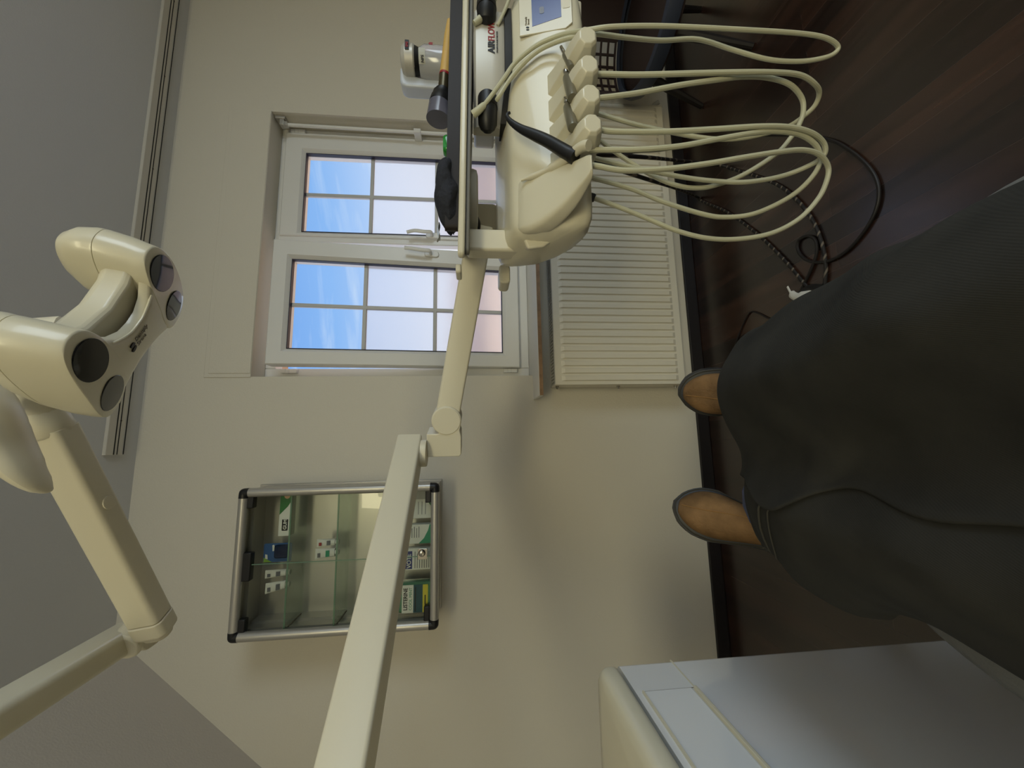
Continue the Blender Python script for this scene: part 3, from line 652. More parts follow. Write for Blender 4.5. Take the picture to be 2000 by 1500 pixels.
# knuckle body: a round boss on an upright block
o = V(kc.x, kc.y, kc.z)
hx0 = -(o-V(jc.x, jc.y, o.z)).dot(d2)
blk = [(-.036, .012), (-.0325, .022), (-.033, 1.2335-o.z), (-.098, 1.2335-o.z), (-.098, -.030), (-.092, -.037), (-.036, -.037), (-.02, -.0375)]
ring = [(.038*math.cos(math.radians(a)), .038*math.sin(math.radians(a))) for a in range(-100, 151, 10)]
poly = ring+[(-.0345, .026), (-.034, 1.2335-o.z), (-.096, 1.2335-o.z), (-.096, -.031), (-.09, -.0365), (-.04, -.0365), (-.026, -.033)]
b.prism(poly, o, d2, Z, n2, -.002, .066); b.build('knuckle', M['creamm'], du, bevel=.002, angle=.9)
b = MB(); b.prism([(.0355*math.cos(2*PI*i/36), .0355*math.sin(2*PI*i/36)) for i in range(36)], o, d2, Z, -n2, .0, .004); b.build('knuckle_disc', M['creamm'], du, bevel=.001)
# front spring beam
f0 = V(o.x, o.y, o.z); f1 = at(932, 480, .875)
t2 = (f1-f0).normalized(); s2 = V(-t2.y, t2.x, 0).normalized(); up2 = t2.cross(s2)*-1
if up2.z < 0: up2 = -up2
b = MB(); b.loft([[p+s2*(.004+.028+q[0])+up2*q[1] for q in rrect(.056, .061, .006, 3)] for p in (f0, f1+t2*.05)]); b.build('front_arm', M['creamm'], du)
# bracket between table and head
bx0, bx1 = at(980, 489, .80).x, at(980, 447, .80).x
b = MB(); zt_ = at(912, 470, .80).z; zb_ = at(1031, 470, .80).z
b.box(bx0, bx1, .80, .845, zb_, zt_); b.box(bx0+.004, bx1+.045, .802, .845, zb_+.002, at(1003, 440, .80).z)
b.build('side_bracket', M['creamm'], du, bevel=.006)
b = MB(); b.prism(rrect(.05, .028, .010), V(bx0+.005, .93, at(985, 492, .93).z), X, Z, Yv, 0, .06); b.build('bracket_cap', M['creamm'], du, bevel=.003)
# lower shell of the head
ly = .76
LF = [at(x, y, ly) for x, y in ((1030, 491), (1060, 487), (1100, 462), (1126, 402), (1134, 340))]
poly = LF+[V(1.03, ly, at(1140, 100, ly).z), V(1.03, ly, 1.01), V(at(1004, 432, ly).x, ly, at(1004, 432, ly).z)]
b = MB(); b.loft([[V(p.x+(.0 if p.x > .7 else k), y, p.z) for p in poly] for y, k in ((.752, 0), (.80, .022), (.885, .085))]); b.build('lower_shell', M['creamm'], du, bevel=.006, seg=3)
# front panel
b = MB()
R = []
for x in (at(1000, 462, .73).x, .44, .50, .60, .70, .80, .90, 1.03):
    e = .012 if x < .42 else 0
    R.append([V(x, y, z) for y, z in ((.905, .95+e), (.905, 1.050-e), (.895, 1.057-e), (.82, 1.046-e), (.752, 1.034-e), (.738, 1.026-e), (.728, 1.010-e), (.714, .978), (.700, .930), (.694, .895), (.698, .872+e), (.72, .862+e), (.80, .870+e))])
b.loft(R); b.build('head_shell', M['cream'], du, sub=1)
# instrument holders
def oct_(xc, y, hx, z0, z1, c): 
    return [V(xc-hx+c, y, z0), V(xc+hx-c, y, z0), V(xc+hx, y, z0+c), V(xc+hx, y, z1-c), V(xc+hx-c, y, z1), V(xc-hx+c, y, z1), V(xc-hx, y, z1-c), V(xc-hx, y, z0+c)]
for px, py in ((1135, 88), (1140, 143), (1145, 200), (1150, 257)):
    xc = at(px, py, .62).x
    b = MB()
    b.loft([oct_(xc-.002, .720, .040, .868, .957, .014), oct_(xc-.001, .690, .033, .870, .945, .014), oct_(xc, .655, .0275, .872, .930, .013), oct_(xc, .628, .0255, .873, .923, .012), oct_(xc+.001, .606, .021, .877, .914, .011), oct_(xc+.001, .601, .017, .881, .910, .009)])
    b.build('instrument_holder', M['cream'], du, bevel=.0015, angle=.3)
# sculpted wing at the left end
b = MB(); R = []
for y, xa, xb, za, zb in ((.765, at(1005, 455, .765).x, .56, at(1062, 440, .765).z, at(1002, 440, .765).z), (.735, at(1012, 462, .735).x, .545, at(1072, 440, .735).z, at(1006, 440, .735).z), (.70, at(1050, 440, .70).x, .535, at(1100, 420, .70).z, .985), (.665, at(1090, 405, .665).x, .525, at(1130, 385, .665).z, .945), (.635, at(1120, 368, .635).x, .515, at(1148, 350, .635).z, .920), (.612, at(1135, 345, .612).x, .507, at(1160, 330, .612).z, .908), (.602, at(1140, 330, .602).x, .500, at(1159, 325, .602).z+.003, .901)):
    hx, hz = (xb-xa)/2, (zb-za)/2
    R.append([V((xa+xb)/2+p[0], y, (za+zb)/2+p[1]) for p in rrect(2*hx, 2*hz, min(hx, hz)*.55, 4)])
b.loft(R); b.build('end_wing', M['cream'], du, sub=1)
b = MB(); b.tube(cr([at(1018, 352, .715), at(1050, 341, .698), at(1085, 324, .672), at(1112, 305, .645), at(1136, 287, .618), at(1150, 284, .606)], 5), [.003]*3+[.006]*6+[.009]*8+[.0095]*9, 12); b.build('wing_lip', M['cream'], du)
# touch screen
s0 = at(1012, 60, .69); sx = s0.x
def scr(u, v): return V(.795+u, .716-(.0)+(-v)*.36*-1*-1, 1.006-v)   # on the sloping panel
pax = V(0, -.029, -.115).normalized(); pno = X.cross(-pax)
so = V(at(1012, 52, .70).x, .7225, 1.006)
b = MB(); b.prism([(0, 0), (.24, 0), (.24, -.115), (.012, -.115), (0, -.10)], so, X, -pax, pno*-1 if pno.y > 0 else pno, 0, .0035)
scn = b.build('screen_bezel', M['cream'], du, bevel=.001)
nn = pno if pno.y < 0 else -pno
b = MB(); b.prism([(.018, -.028), (.225, -.028), (.225, -.092), (.030, -.092)], so+nn*.0035, X, -pax, nn, 0, .0006)
b.build('screen', mat('blue_lcd', (52, 64, 110), .2, emit=(70, 88, 150), estr=.18), scn, smooth=False)
for k in range(3):
    b = MB(); b.prism(rrect(.018, .010, .004), so+nn*.0042+X*(.055+.04*k)+pax*.05, X, -pax, nn, 0, .0004); b.build('screen_icon', mat('icon_grey', (120, 124, 140), .4), scn, smooth=False)
for k in range(2):
    b = MB(); b.prism([(.0022*math.cos(a), .0034*math.sin(a)+.001*math.cos(a)) for a in [2*PI*i/12 for i in range(12)]], so+nn*.0036+X*(.012+.006*k)+pax*.018, X, -pax, nn, 0, .0005); b.build('logo_mark', M['ink'], scn, smooth=False)
for k, s_ in enumerate(('Dentsply', 'Sirona')): text(s_, .006, so+nn*.0040+X*.024+pax*(.0165+.0055*k), X, -pax, M['greyseam'], scn)
b = MB(); b.prism(rrect(.02, .016, .003), so+nn*.0036+X*.06+pax*.103, X, -pax, nn, 0, .0006); b.build('panel_button', M['creamm'], scn)
# tray table
def plate(x0, x1, y0, y1, th, zl, zr, r, n=6):
    out = []
    cx, cyy = (x0+x1)/2, (y0+y1)/2
    for dz in (0, th):
        out.append([V(cx+p[0]+.125*(cyy+p[1]-y0)/(y1-y0)*(x1-cx-p[0])/(x1-x0), cyy+p[1], zl+(zr-zl)*((cx+p[0])-x0)/(x1-x0)+dz) for p in rrect(x1-x0, y1-y0, r, n)])
    return out
TX0, TX1, TY0, TY1 = at(897, 505, .72).x, 1.06, .72, .955
zl, zr = at(907, 505, .72).z, at(917, -60, .72).z
b = MB(); b.loft(plate(TX0, TX1, TY0, TY1, .0135, zl, zr, .02)); b.build('tray_table', M['cream'], du, bevel=.004)
b = MB(); b.loft(plate(TX0+.012, TX1-.01, TY0+.012, TY1-.012, .009, zl-.009, zr-.009, .018)); lab(b.build('table_underside', mat('grey_plastic', (110, 108, 102), .5), du, bevel=.002), 'dark grey underside of the tray table')
b = MB(); b.prism([(p[0], p[1]) for p in rrect(.020, .045, .006)], V(TX0+.008, .80, zl+.008), X, Yv, Z, 0, .012); b.build('table_latch', M['creamm'], du, bevel=.003)
# puck that carries the table
p_ = at(926, 393, .84)
b = MB(); b.loft([[V(p_.x+q[0]*k, .845+q[1]*k, z) for q in rrect(.135, .12, .05, 8)] for k, z in ((.80, zl-.029), (.96, zl-.026), (1, zl-.018), (1, zl-.007))]); lab(b.build('table_mount', mat('mount_grey', (160, 156, 146), .45), du), 'rounded grey mount under the table')
b = MB(); b.loft([[V(at(0, 0, 1).x*0+.575+q[0], y, at(946, 405, .99).z+q[1]) for q in rrect(.125, .075, .016, 5)] for y in (.965, 1.03)]); b.build('rear_housing', M['creamm'], du, bevel=.004)
b = MB(); b.tube(cr([at(928, 408, .86), at(931, 422, .85), at(936, 436, .85), at(935, 450, .86)], 4), .0035, 8); b.build('table_lead', M['cable'], du)

# dark tray insert on the table
ti = empty('instrument_tray', (.74, .83, zl+.014), 'long dark brown instrument tray lying on the cream tray table', 'tray')
tz0, tz1 = zl+.0145, zr+.0145
b = MB()
x0, x1 = at(880, 452, .726).x, 1.05
A = plate(x0, x1, .726, .945, .026, tz0-.0012, tz1, .016); Bm = plate(x0+.004, x1-.004, .730, .941, .022, tz0+.003, tz1+.004, .013)
b.loft([A[0], A[1], Bm[1], Bm[0]]); b.build('tray_body', M['tray'], ti)
def tray_z(x): return tz0+(tz1-tz0)*(x-x0)/(x1-x0)

# ------------------------------------------------------------------ hoses (parts of the delivery unit)
def hose(name, pts, r, mt, parent, k=7, n=10):
    b = MB(); b.tube(cr([at(*p) for p in pts], k), r, n); return b.build(name, mt, parent)
HO = [
 [(1150, 152, .64), (1165, 145, .635), (1250, 146, .635), (1400, 142, .64), (1500, 141, .65), (1560, 146, .665), (1590, 163, .68), (1600, 182, .70), (1590, 208, .72), (1562, 233, .735), (1535, 249, .74), (1490, 262, .75), (1440, 271, .76), (1390, 271, .765), (1330, 262, .77), (1240, 243, .775), (1155, 218, .78)],
 [(1150, 204, .64), (1165, 193, .635), (1200, 188, .635), (1250, 181, .64), (1330, 166, .645), (1400, 156, .65), (1450, 150, .66), (1500, 152, .67), (1542, 165, .68), (1565, 190, .695), (1569, 217, .705), (1560, 245, .715), (1543, 271, .725), (1520, 297, .735), (1480, 325, .75), (1440, 347, .765), (1400, 361, .775), (1370, 367, .78), (1330, 364, .79), (1280, 346, .80), (1210, 303, .80), (1155, 261, .79)],
 [(1150, 255, .64), (1165, 252, .635), (1200, 257, .635), (1300, 257, .635), (1400, 252, .64), (1480, 247, .645), (1540, 248, .655), (1582, 258, .665), (1606, 276, .68), (1612, 296, .69), (1600, 312, .70), (1575, 326, .71), (1540, 340, .73), (1500, 350, .74), (1450, 356, .75), (1400, 354, .76), (1340, 347, .77), (1250, 330, .775), (1158, 308, .78)],
 [(1152, 296, .64), (1170, 293, .635), (1250, 292, .635), (1330, 285, .64), (1400, 272, .645), (1470, 260, .65), (1520, 257, .66), (1562, 263, .67), (1590, 280, .68), (1601, 300, .69), (1601, 320, .70), (1585, 347, .715), (1555, 376, .73), (1515, 400, .74), (1470, 418, .75), (1425, 424, .76), (1380, 420, .765), (1300, 396, .77), (1230, 368, .78), (1150, 346, .78)],
 [(1152, 322, .63), (1170, 325, .63), (1220, 333, .63), (1300, 330, .635), (1380, 320, .64), (1450, 308, .645), (1520, 297, .655), (1568, 293, .665), (1600, 302, .675), (1617, 325, .69), (1615, 352, .70), (1598, 388, .715), (1560, 428, .73), (1505, 456, .745), (1440, 467, .755), (1380, 465, .76), (1320, 450, .765), (1260, 425, .77), (1200, 401, .775), (1150, 384, .78)],
]
for i, h in enumerate(HO): hose('hose', h, .0052, M['hose'], du)
b = MB(); c0, c1 = at(1157, 386, .778), at(1124, 376, .785)
b.lathe(c1, c0-c1, [(-.012, .010), (.004, .014), (.010, .014), (.011, .0095), (.042, .0095), (.046, .008)], 16); lab(b.build('hose_connector', M['blackp'], du), 'black angled hose connector')
b = MB(); b.tube([c1+V(-.004, .0, .016), c1+V(.002, .002, .0), c1+V(.004, .0, -.012)], .011, 12); b.build('hose_connector', M['blackp'], du)
# ================================================================== polishing device on the head
ab = 1.041
ad = empty('polishing_device', (.80, .88, ab), 'silver table-top powder polishing device with red and black wordmark standing under the tray table', 'dental device')
def fy(x): return .735+(1.15 if x < .88 else .5)*(x-.88)**2
def yb(x, k, m): return min(m, max(fy(x)+.012, x/k))
def zb(x): return 1.023+max(0, .78-x)*.12
b = MB()
xs = [.694+.0162*i for i in range(17)]
zB = 1.1085
b.loft([[V(x, fy(x), zb(x)+.0165), V(x, fy(x)-.003, zb(x)+.022), V(x, fy(x)-.004, zb(x)+.045), V(x, fy(x)-.003, zB-.006), V(x, fy(x)+.004, zB), V(x, yb(x, .872, .93), zB), V(x, yb(x, .872, .93), zb(x)+.0165)] for x in xs])
b.build('front_cover', M['silver'], ad)
b = MB(); b.loft([[V(.93+p[0], .945+p[1], z) for p in rrect(.22, .12, .03, 6)] for z in (1.052, 1.107)]); b.build('housing', mat('device_white', (206, 206, 204), .3), ad, bevel=.006)
b = MB()
xs = [.700+.0188*i for i in range(15)]
b.loft([[V(x, fy(x)-.006, zb(x)), V(x, fy(x)-.007, zb(x)+.016), V(x, yb(x, .857, .905), zb(x)+.0165), V(x, yb(x, .857, .905), zb(x)+.006)] for x in xs]); lab(b.build('base', mat('device_base_black', (34, 33, 33), .4), ad, bevel=.001), 'black curved base')
def onp(px, py):   # point on the curved front
    Y = .76
    for _ in range(6): p = at(px, py, Y); Y = fy(p.x)-.0045
    return at(px, py, Y)
# wordmark
w0 = onp(966, 104); w1 = onp(966, 80.5); w2_ = onp(973, 103)
bf = lambda x: fy(x)-.0046
bend(text('AIR', .0205, V(w0.x, 0, w0.z), X, Z, M['ink'], ad, bold=.0007, xs=.95), bf)
bend(text('FLOW', .0205, V(w1.x, 0, w1.z), X, Z, M['red'], ad, bold=.0004, xs=.86), bf)
bend(text('PROPHYLAXIS MASTER', .0052, V(w2_.x, 0, w2_.z), X, Z, M['ink'], ad, xs=1.0), bf)
# black cartridges left and right
for (xa, ya), (xb_, yb_), s_ in (((933, 218), (971, 216), 1), ((932, 26), (968, 27), .5)):
    c0_ = onp((xa+xb_)/2, ya); c = c0_+V(0, -.004, 0); hz = .0215
    b = MB(); b.tube([c+V(-.046*s_, .012, 0), c+V(-.043*s_, .008, 0), c+V(-.034*s_, .003, 0), c+V(-.008*s_, -.004, 0), c+V(.024*s_, -.004, 0), c+V(.034*s_, .004, 0), c+V(.037*s_, .012, 0)], [hz*.35, hz*.7, hz*.95, hz, hz, hz*.8, hz*.4], 24); k = b.build('cartridge', M['blackp'], ad)
    b = MB(); b.tube([c+V(-.002, -.004, 0), c+V(.003, -.004, 0)], [hz*1.03, hz*1.03], 24); b.build('cartridge_ring', M['ink'], k)
# cream connectors and handpiece cord: drapes over the panel and hangs in a loop
b = MB(); b.tube([at(924, 224, .738), at(934, 216, .732), at(944, 207, .732), at(948, 203, .734)], [.0085, .008, .007, .005], 12); lab(b.build('cord_plug', M['hose'], ad), 'cream cord plug')
b = MB(); b.tube([at(926, 46, .728), at(938, 37, .726), at(946, 28, .726)], [.006, .0075, .0055], 12); lab(b.build('cord_plug', M['hose'], ad), 'cream cord plug')
cord = [(944, 207, .732), (962, 184, .724), (985, 152, .716), (1003, 126, .714), (1028, 103, .704), (1056, 84, .694), (1090, 70, .678), (1120, 63, .655), (1152, 58, .63), (1200, 52, .62), (1300, 51, .62), (1450, 58, .625), (1560, 65, .635), (1612, 74, .64), (1636, 90, .65), (1630, 104, .655), (1605, 114, .66), (1560, 120, .665), (1500, 116, .665), (1430, 97, .665), (1385, 82, .665), (1350, 76, .662), (1290, 79, .66), (1220, 73, .652), (1158, 66, .64), (1122, 72, .658), (1092, 80, .675), (1060, 94, .690), (1036, 111, .700), (1012, 135, .714), (992, 160, .722), (976, 186, .722), (970, 196, .730)]
hose('handpiece_cord', cord, .0046, M['hose'], ad, k=6)
hose('water_cord', [(946, 28, .726), (962, 6, .724), (985, -30, .722), (1010, -60, .725)], .0042, M['hose'], ad)
hose('water_cord', [(972, 50, .732), (978, 38, .728), (992, 5, .724), (1004, -35, .73)], .0038, M['hose'], ad)
# tower with water bottle, rising behind the tray
ty = .985
X0, X1 = at(800, 168, ty+.006).x, at(800, 93, ty).x
zt2 = at(781, 120, ty+.006).z; zt1 = at(811, 120, ty).z
b = MB(); b.loft([[V(x, y, z) for x, z in ((X0, 1.052), (X0, zt2-.02), (X0+.006, zt2-.006), (X0+.02, zt2-.001), (X0+.062, zt2-.001), (X0+.062, zt1), (X0+.034, zt1-.004), (X0+.028, zt1-.03), (X0+.028, 1.052))] for y in (ty+.006, ty+.050)]); b.build('tower', mat('device_pale_blue', (200, 206, 218), .3), ad, bevel=.006, seg=3)
cX = at(800, 123, ty).x
b = MB(); b.lathe((cX, ty-.004, zt1-.002), (0, 0, 1), [(0, .038), (.004, .041), (.026, .041), (.036, .034), (.040, .02)], 28); b.build('tower_cap', M['silver'], ad)
b = MB(); b.lathe((cX, ty-.002, zt1-.016), (0, 0, 1), [(0, .034), (.015, .0395)], 28); lab(b.build('cap_seal', M['blackp'], ad), 'black seal under the cap')
b = MB(); b.prism(rrect(.030, .0115, .001), V(cX+.008, ty-.0454, zt1+.016), X, Z, -Yv, 0, .001); k = b.build('logo_plate', M['ink'], ad, smooth=False)
text('EMS', .0095, (cX-.001, ty-.0472, zt1+.0128), X, Z, M['red'], k, bold=.0003)
bz0, bz1 = at(874, 120, ty).z, at(816, 120, ty).z
b = MB(); b.lathe((cX, ty, bz0-.02), (0, 0, 1), [(0, .041), (.004, .044), (bz1-bz0-.002, .045), (bz1-bz0+.012, .038), (bz1-bz0+.018, .024)], 30); bo = lab(b.build('water_bottle', mat('bottle_clear', (214, 216, 220), .12, trans=.55, coat=.3), ad), 'clear water bottle under the cap')
def onb(dx): return ty-math.sqrt(max(0, .0455**2-dx*dx))
b = MB()
for i in range(6):
    xa = -.034+i*.006; b.add([V(cX+xa, onb(xa), bz1-.026), V(cX+xa+.006, onb(xa+.006), bz1-.026), V(cX+xa+.006, onb(xa+.006), bz1-.008), V(cX+xa, onb(xa), bz1-.008)], [(0, 1, 2, 3)])
b.build('label', mat('label_grey', (190, 190, 180), .5), bo)
text('NFS', .0105, (cX-.034, onb(-.03)-.0008, bz1-.022), V(.85, -.42, 0), Z, M['ink'], bo, bold=.0002)
b = MB(); b.prism([(0, 0), (.008, 0), (.008, .008), (.004, .012), (0, .008)], V(cX+.02, onb(.024)-.001, bz1-.046), X, Z, -Yv, 0, .0005); b.build('red_mark', M['red'], bo, smooth=False)

# ------------------------------------------------------------------ things on the tray
tl = empty('hand_torch', (.75, .80, tray_z(.75)+.005), 'black tool with yellow handle, red ring and clear grey cup on the dark tray', 'tool')
y = .835
ax0, ax1 = at(868, 70, y), at(845, 226, y)
p = [at(878, 40, y), at(874, 100, y), at(869, 146, y), at(868, 150, y), at(866, 176, y), at(863, 176, y), at(861, 184, y), at(859, 205, y), at(858, 208, y), at(856, 234, y)]
def seg(a, c, rs): 
    d = c-a; return a, d, [(d.length*f, r_) for f, r_ in rs]
for nm, a, c, rs, mt in (('yellow_handle', p[0], p[2], ((0, .006), (.3, .010), (1, .013)), mat('wood_yellow', (208, 170, 96), .5)), ('red_ring', p[2], p[3], ((0, .0136), (1, .0136)), M['red']), ('ferrule', p[3], p[4], ((0, .0132), (.4, .0128), (1, .0135)), mat('dark_brass', (84, 76, 56), .3, metal=.6)),
                           ('ribbed_cone', p[4], p[7], ((0, .014), (.12, .014), (.13, .019), (.3, .019), (.31, .0225), (.55, .023), (.6, .0245), (1, .026)), M['blackp']), ('clear_cup', p[7], p[9], ((0, .0258), (1, .0285)), mat('violet_grey_clear', (130, 130, 150), .15, trans=.5))):
    b = MB(); o_, d_, pr_ = seg(a, c, rs); b.lathe(o_, d_, pr_, 28); lab(b.build(nm, mt, tl), nm.replace('_', ' '))
# black cloth
b = MB(); R = []
cxs = [(314, 874, .004), (322, 862, .022), (338, 853, .036), (356, 851, .044), (374, 852, .046), (390, 847, .044), (406, 850, .042), (422, 857, .036), (438, 864, .028), (450, 874, .016), (455, 882, .005)]
for i, (py, tx_, d) in enumerate(cxs):
    yc = .752; top = at(tx_, py, yc-.01).z; bot = at(896, py, yc-.04).z if 3 < i < 9 else at(886, py, yc).z; c = at(880, py, yc); mz, hz = (top+bot)/2, max(.003, (top-bot)/2)
    R.append([V(c.x+.004*math.sin(5*a+i), yc+d*1.15*math.cos(a)*(1+.10*math.sin(3*a+i*1.7)), mz+hz*math.sin(a)+.004*math.sin(5*a+i*2.1)+.003*math.sin(3*a+i*3.3)) for a in [2*PI*k/26 for k in range(26)]])
b.loft(R); ck = b.build('black_cloth', M['cloth'], sub=2)
tag(ck, 'crumpled black cloth heaped on the left end of the dark tray', 'cloth')
b = MB(); b.tube(cr([at(858, 440, .77), at(856, 452, .765), at(858, 464, .76), at(853, 472, .76)], 4), [.010]*5+[.011]*4+[.006]*3+[.001], 10, ell=.2); kk = b.build('plastic_strip', mat('grey_film', (176, 180, 186), .25))
tag(kk, 'thin grey plastic strip sticking out beside the black cloth', 'plastic strip')
g0 = at(874, 286, .80)
b = MB(); b.loft([[V(g0.x+q[0]*k, .80+q[1]*k, z) for q in rrect(.042, .03, .008, 4)] for k, z in ((.9, tray_z(g0.x)+.004), (1, tray_z(g0.x)+.02), (1, g0.z+.004), (.85, g0.z+.009))]); gg = b.build('green_bottle', mat('green_clear_plastic', (30, 140, 46), .15, coat=.4))
tag(gg, 'small clear green plastic pot on the tray next to the black cloth', 'pot')

# ------------------------------------------------------------------ instruments in the holders
def coupling(a, c, name, label, rs, mt2):
    t_ = empty(name, a, label, 'dental instrument', 'hose couplings in the holders' if 'coupling' in name else None); d = c-a; L_ = d.length
    b = MB(); b.lathe(a, d, [(0, rs*.9), (L_*.04, rs), (L_*.58, rs), (L_*.62, rs*.93), (L_*.625, rs*.62)], 22); b.build('sleeve', mt2, t_)
    b = MB(); b.lathe(a, d, [(L_*.60, rs*.55), (L_*.72, rs*.60), (L_*.73, rs*.5), (L_*.76, rs*.5), (L_*.77, rs*.58), (L_, rs*.55), (L_, rs*.4), (L_*.9, rs*.38)], 20); b.build('metal_tip', M['steel'], t_)
    return t_
CS = mat('coupling_grey', (118, 114, 98), .3, metal=.4)
coupling(at(1119, 250, .625), at(1104, 186, .665), 'handpiece_coupling', 'metal-tipped grey hose coupling in the middle holder, nearest the black syringe', .0100, CS)
coupling(at(1118, 192, .625), at(1103, 129, .665), 'handpiece_coupling', 'metal-tipped grey hose coupling in the holder behind the middle one', .0100, CS)
coupling(at(1116, 132, .635), at(1096, 92, .668), 'scaler_tip', 'thin dark scaler tip standing in the holder next to the touch screen', .0062, CS)
sy = empty('air_water_syringe', at(1105, 300, .65), 'black curved air-water syringe handle leaning out of the leftmost holder', 'dental instrument')
pts = cr([at(1122, 306, .635), at(1100, 294, .645), at(1070, 276, .66), at(1040, 262, .672), at(1018, 252, .68), at(1000, 240, .686), at(991, 229, .69), at(991, 223, .69), at(996, 220, .69)], 4)
n = len(pts); rs = []
for i in range(n):
    f = i/(n-1); rs.append(.0125 if f < .12 else .0125-.0015*(f-.12)/.2 if f < .32 else .011-.0068*(f-.32)/.43 if f < .75 else .0042-.0014*(f-.75)/.25)
b = MB(); b.tube(pts, rs, 18); b.build('syringe_handle', M['blackp'], sy)
b = MB(); b.tube([at(1124, 307, .634), at(1116, 303, .638)], .0135, 18); b.build('grip_ring', M['ink'], sy)

# ================================================================== cables and foot control on the floor
fc = empty('foot_control', (.44, 1.10, 0), 'white-rimmed foot control on the floor, mostly hidden behind the coat', 'foot control')
b = MB(); b.lathe((.40, 1.115, 0), (0, 0, 1), [(0, .085), (.02, .085), (.034, .07)], 30); b.build('base_plate', M['blackp'], fc)
b = MB(); b.tube(cr([atz(1538, 560, .03), atz(1546, 574, .035), atz(1558, 580, .045), atz(1580, 578, .055)], 4), [.004]*4+[.013]*5+[.018]*4, 10, ell=.5); lab(b.build('white_flap', M['upvc'], fc), 'pale curved flap')
def fcable(name, pts, r, label, braid=False):
    P_ = []
    for q in pts:
        P_.append(at(q[0], q[1], q[2]) if len(q) == 3 else atz(q[0], q[1], r+.001))
    b = MB(); C_ = cr(P_, 6); C_ = [V(p.x, p.y, max(p.z, r+.0008)) for p in C_]; b.tube(C_, r, 10)
    o_ = b.build(name, M['braid'] if braid else M['cable']); tag(o_, label, 'cable', 'braided cables on the floor' if braid else None)
    return o_
fcable('braided_cable', [(1160, 302, .80), (1215, 304, .85), (1270, 308, .95), (1310, 312, 1.15), (1370, 318, 1.4), (1420, 326), (1470, 342), (1520, 362), (1558, 392), (1588, 432), (1606, 478), (1613, 520), (1611, 556)], .0055, 'black braided cable with pale flecks curving along the floor under the white hoses', True)
fcable('braided_cable', [(1162, 312, .80), (1210, 332, .86), (1270, 352, 1.0), (1320, 368, 1.25), (1365, 386), (1420, 414), (1480, 458), (1532, 508), (1566, 548), (1586, 572)], .0055, 'black braided cable with pale flecks running straight from the radiator corner to the knee', True)
fcable('black_cable', [(1158, 305, .82), (1240, 296, .9), (1300, 292, 1.2), (1360, 280), (1450, 266), (1540, 263), (1612, 271), (1655, 290), (1697, 326), (1716, 366), (1710, 412), (1682, 460), (1645, 497), (1608, 512), (1576, 508), (1559, 490), (1560, 470), (1578, 461), (1593, 470), (1595, 494), (1586, 522), (1572, 552), (1562, 574)], .0048, 'thin black cable lying in a wide loop on the floor planks')
fcable('thin_cord', [(1431, 694), (1438, 668), (1452, 632), (1465, 610), (1482, 612), (1502, 622), (1530, 626)], .0028, 'thin dark cord peeking out on the floor beside the knee')

# ================================================================== dark lattice chair (top right)
ch = empty('lattice_chair', (1.80, 1.35, 0), 'dark chair with lattice-pierced curved back and navy seat rim beside the radiator', 'chair')
cc = V(1.80, 1.35, 0); cr_ = .285
DB = mat('chair_dark_brown', (44, 30, 30), .55); NV = mat('chair_navy', (44, 50, 66), .5)
def cy_(a, z, r_): return V(cc.x+r_*math.cos(a), cc.y+r_*math.sin(a), z)
def lattice(A0, A1, zA, zB, na, nz, b):
    for i in range(na+1):
        a = A0+(A1-A0)*i/na
        b.loft([[cy_(a-.016, z, cr_-.004), cy_(a+.016, z, cr_-.004), cy_(a+.016, z, cr_+.004), cy_(a-.016, z, cr_+.004)] for z in (zA, zB)])
    for j in range(nz+1):
        z = zA+(zB-zA)*j/nz; R = []
        for i in range(31):
            a = A0+(A1-A0)*i/30; R.append([cy_(a, z-.0045, cr_-.0045), cy_(a, z-.0045, cr_+.0045), cy_(a, z+.0045, cr_+.0045), cy_(a, z+.0045, cr_-.0045)])
        b.loft(R)
rad_ = math.radians
b = MB(); lattice(rad_(58), rad_(150), .400, .62, 8, 6, b); lattice(rad_(-2), rad_(26), .52, .62, 3, 3, b)
b.build('lattice_back', DB, ch, smooth=False)
b = MB()
for A0, A1, z0, z1 in ((-60, -2, .38, .63), (26, 58, .38, .63), (-2, 26, .38, .52)):
    R = []
    for i in range(13):
        a = rad_(A0)+rad_(A1-A0)*i/12; R.append([cy_(a, z0, cr_-.006), cy_(a, z0, cr_+.006), cy_(a, z1, cr_+.004), cy_(a, z1, cr_-.006)])
    b.loft(R)
b.build('back_shell', DB, ch)
b = MB(); R = []
for i in range(49):
    a = rad_(-60)+rad_(210)*i/48; R.append([cy_(a, z, r_) for z, r_ in ((.61, cr_-.012), (.622, cr_+.014), (.64, cr_+.014), (.648, cr_-.006))])
b.loft(R); b.build('back_rim', NV, ch)
b = MB(); R = []
for z, r_ in ((.310, .20), (.315, .255), (.330, .290), (.360, .298), (.385, .294), (.392, .280), (.382, .262)): R.append([cy_(2*PI*k/48, z, r_) for k in range(48)])
b.loft(R, caps=False); b.build('seat_rim', NV, ch)
b = MB(); b.loft([[cy_(2*PI*k/40, z, r_) for k in range(40)] for z, r_ in ((.305, .19), (.31, .262), (.365, .266), (.372, .24), (.375, .05))]); b.build('seat', DB, ch)
for a in (135, 205, 290, 30):
    a = rad_(a); b = MB(); b.tube([cy_(a, .32, .20), cy_(a, .16, .25), cy_(a, 0.003, .30)], [.024, .019, .013], 10); b.build('leg', M['cable'], ch)
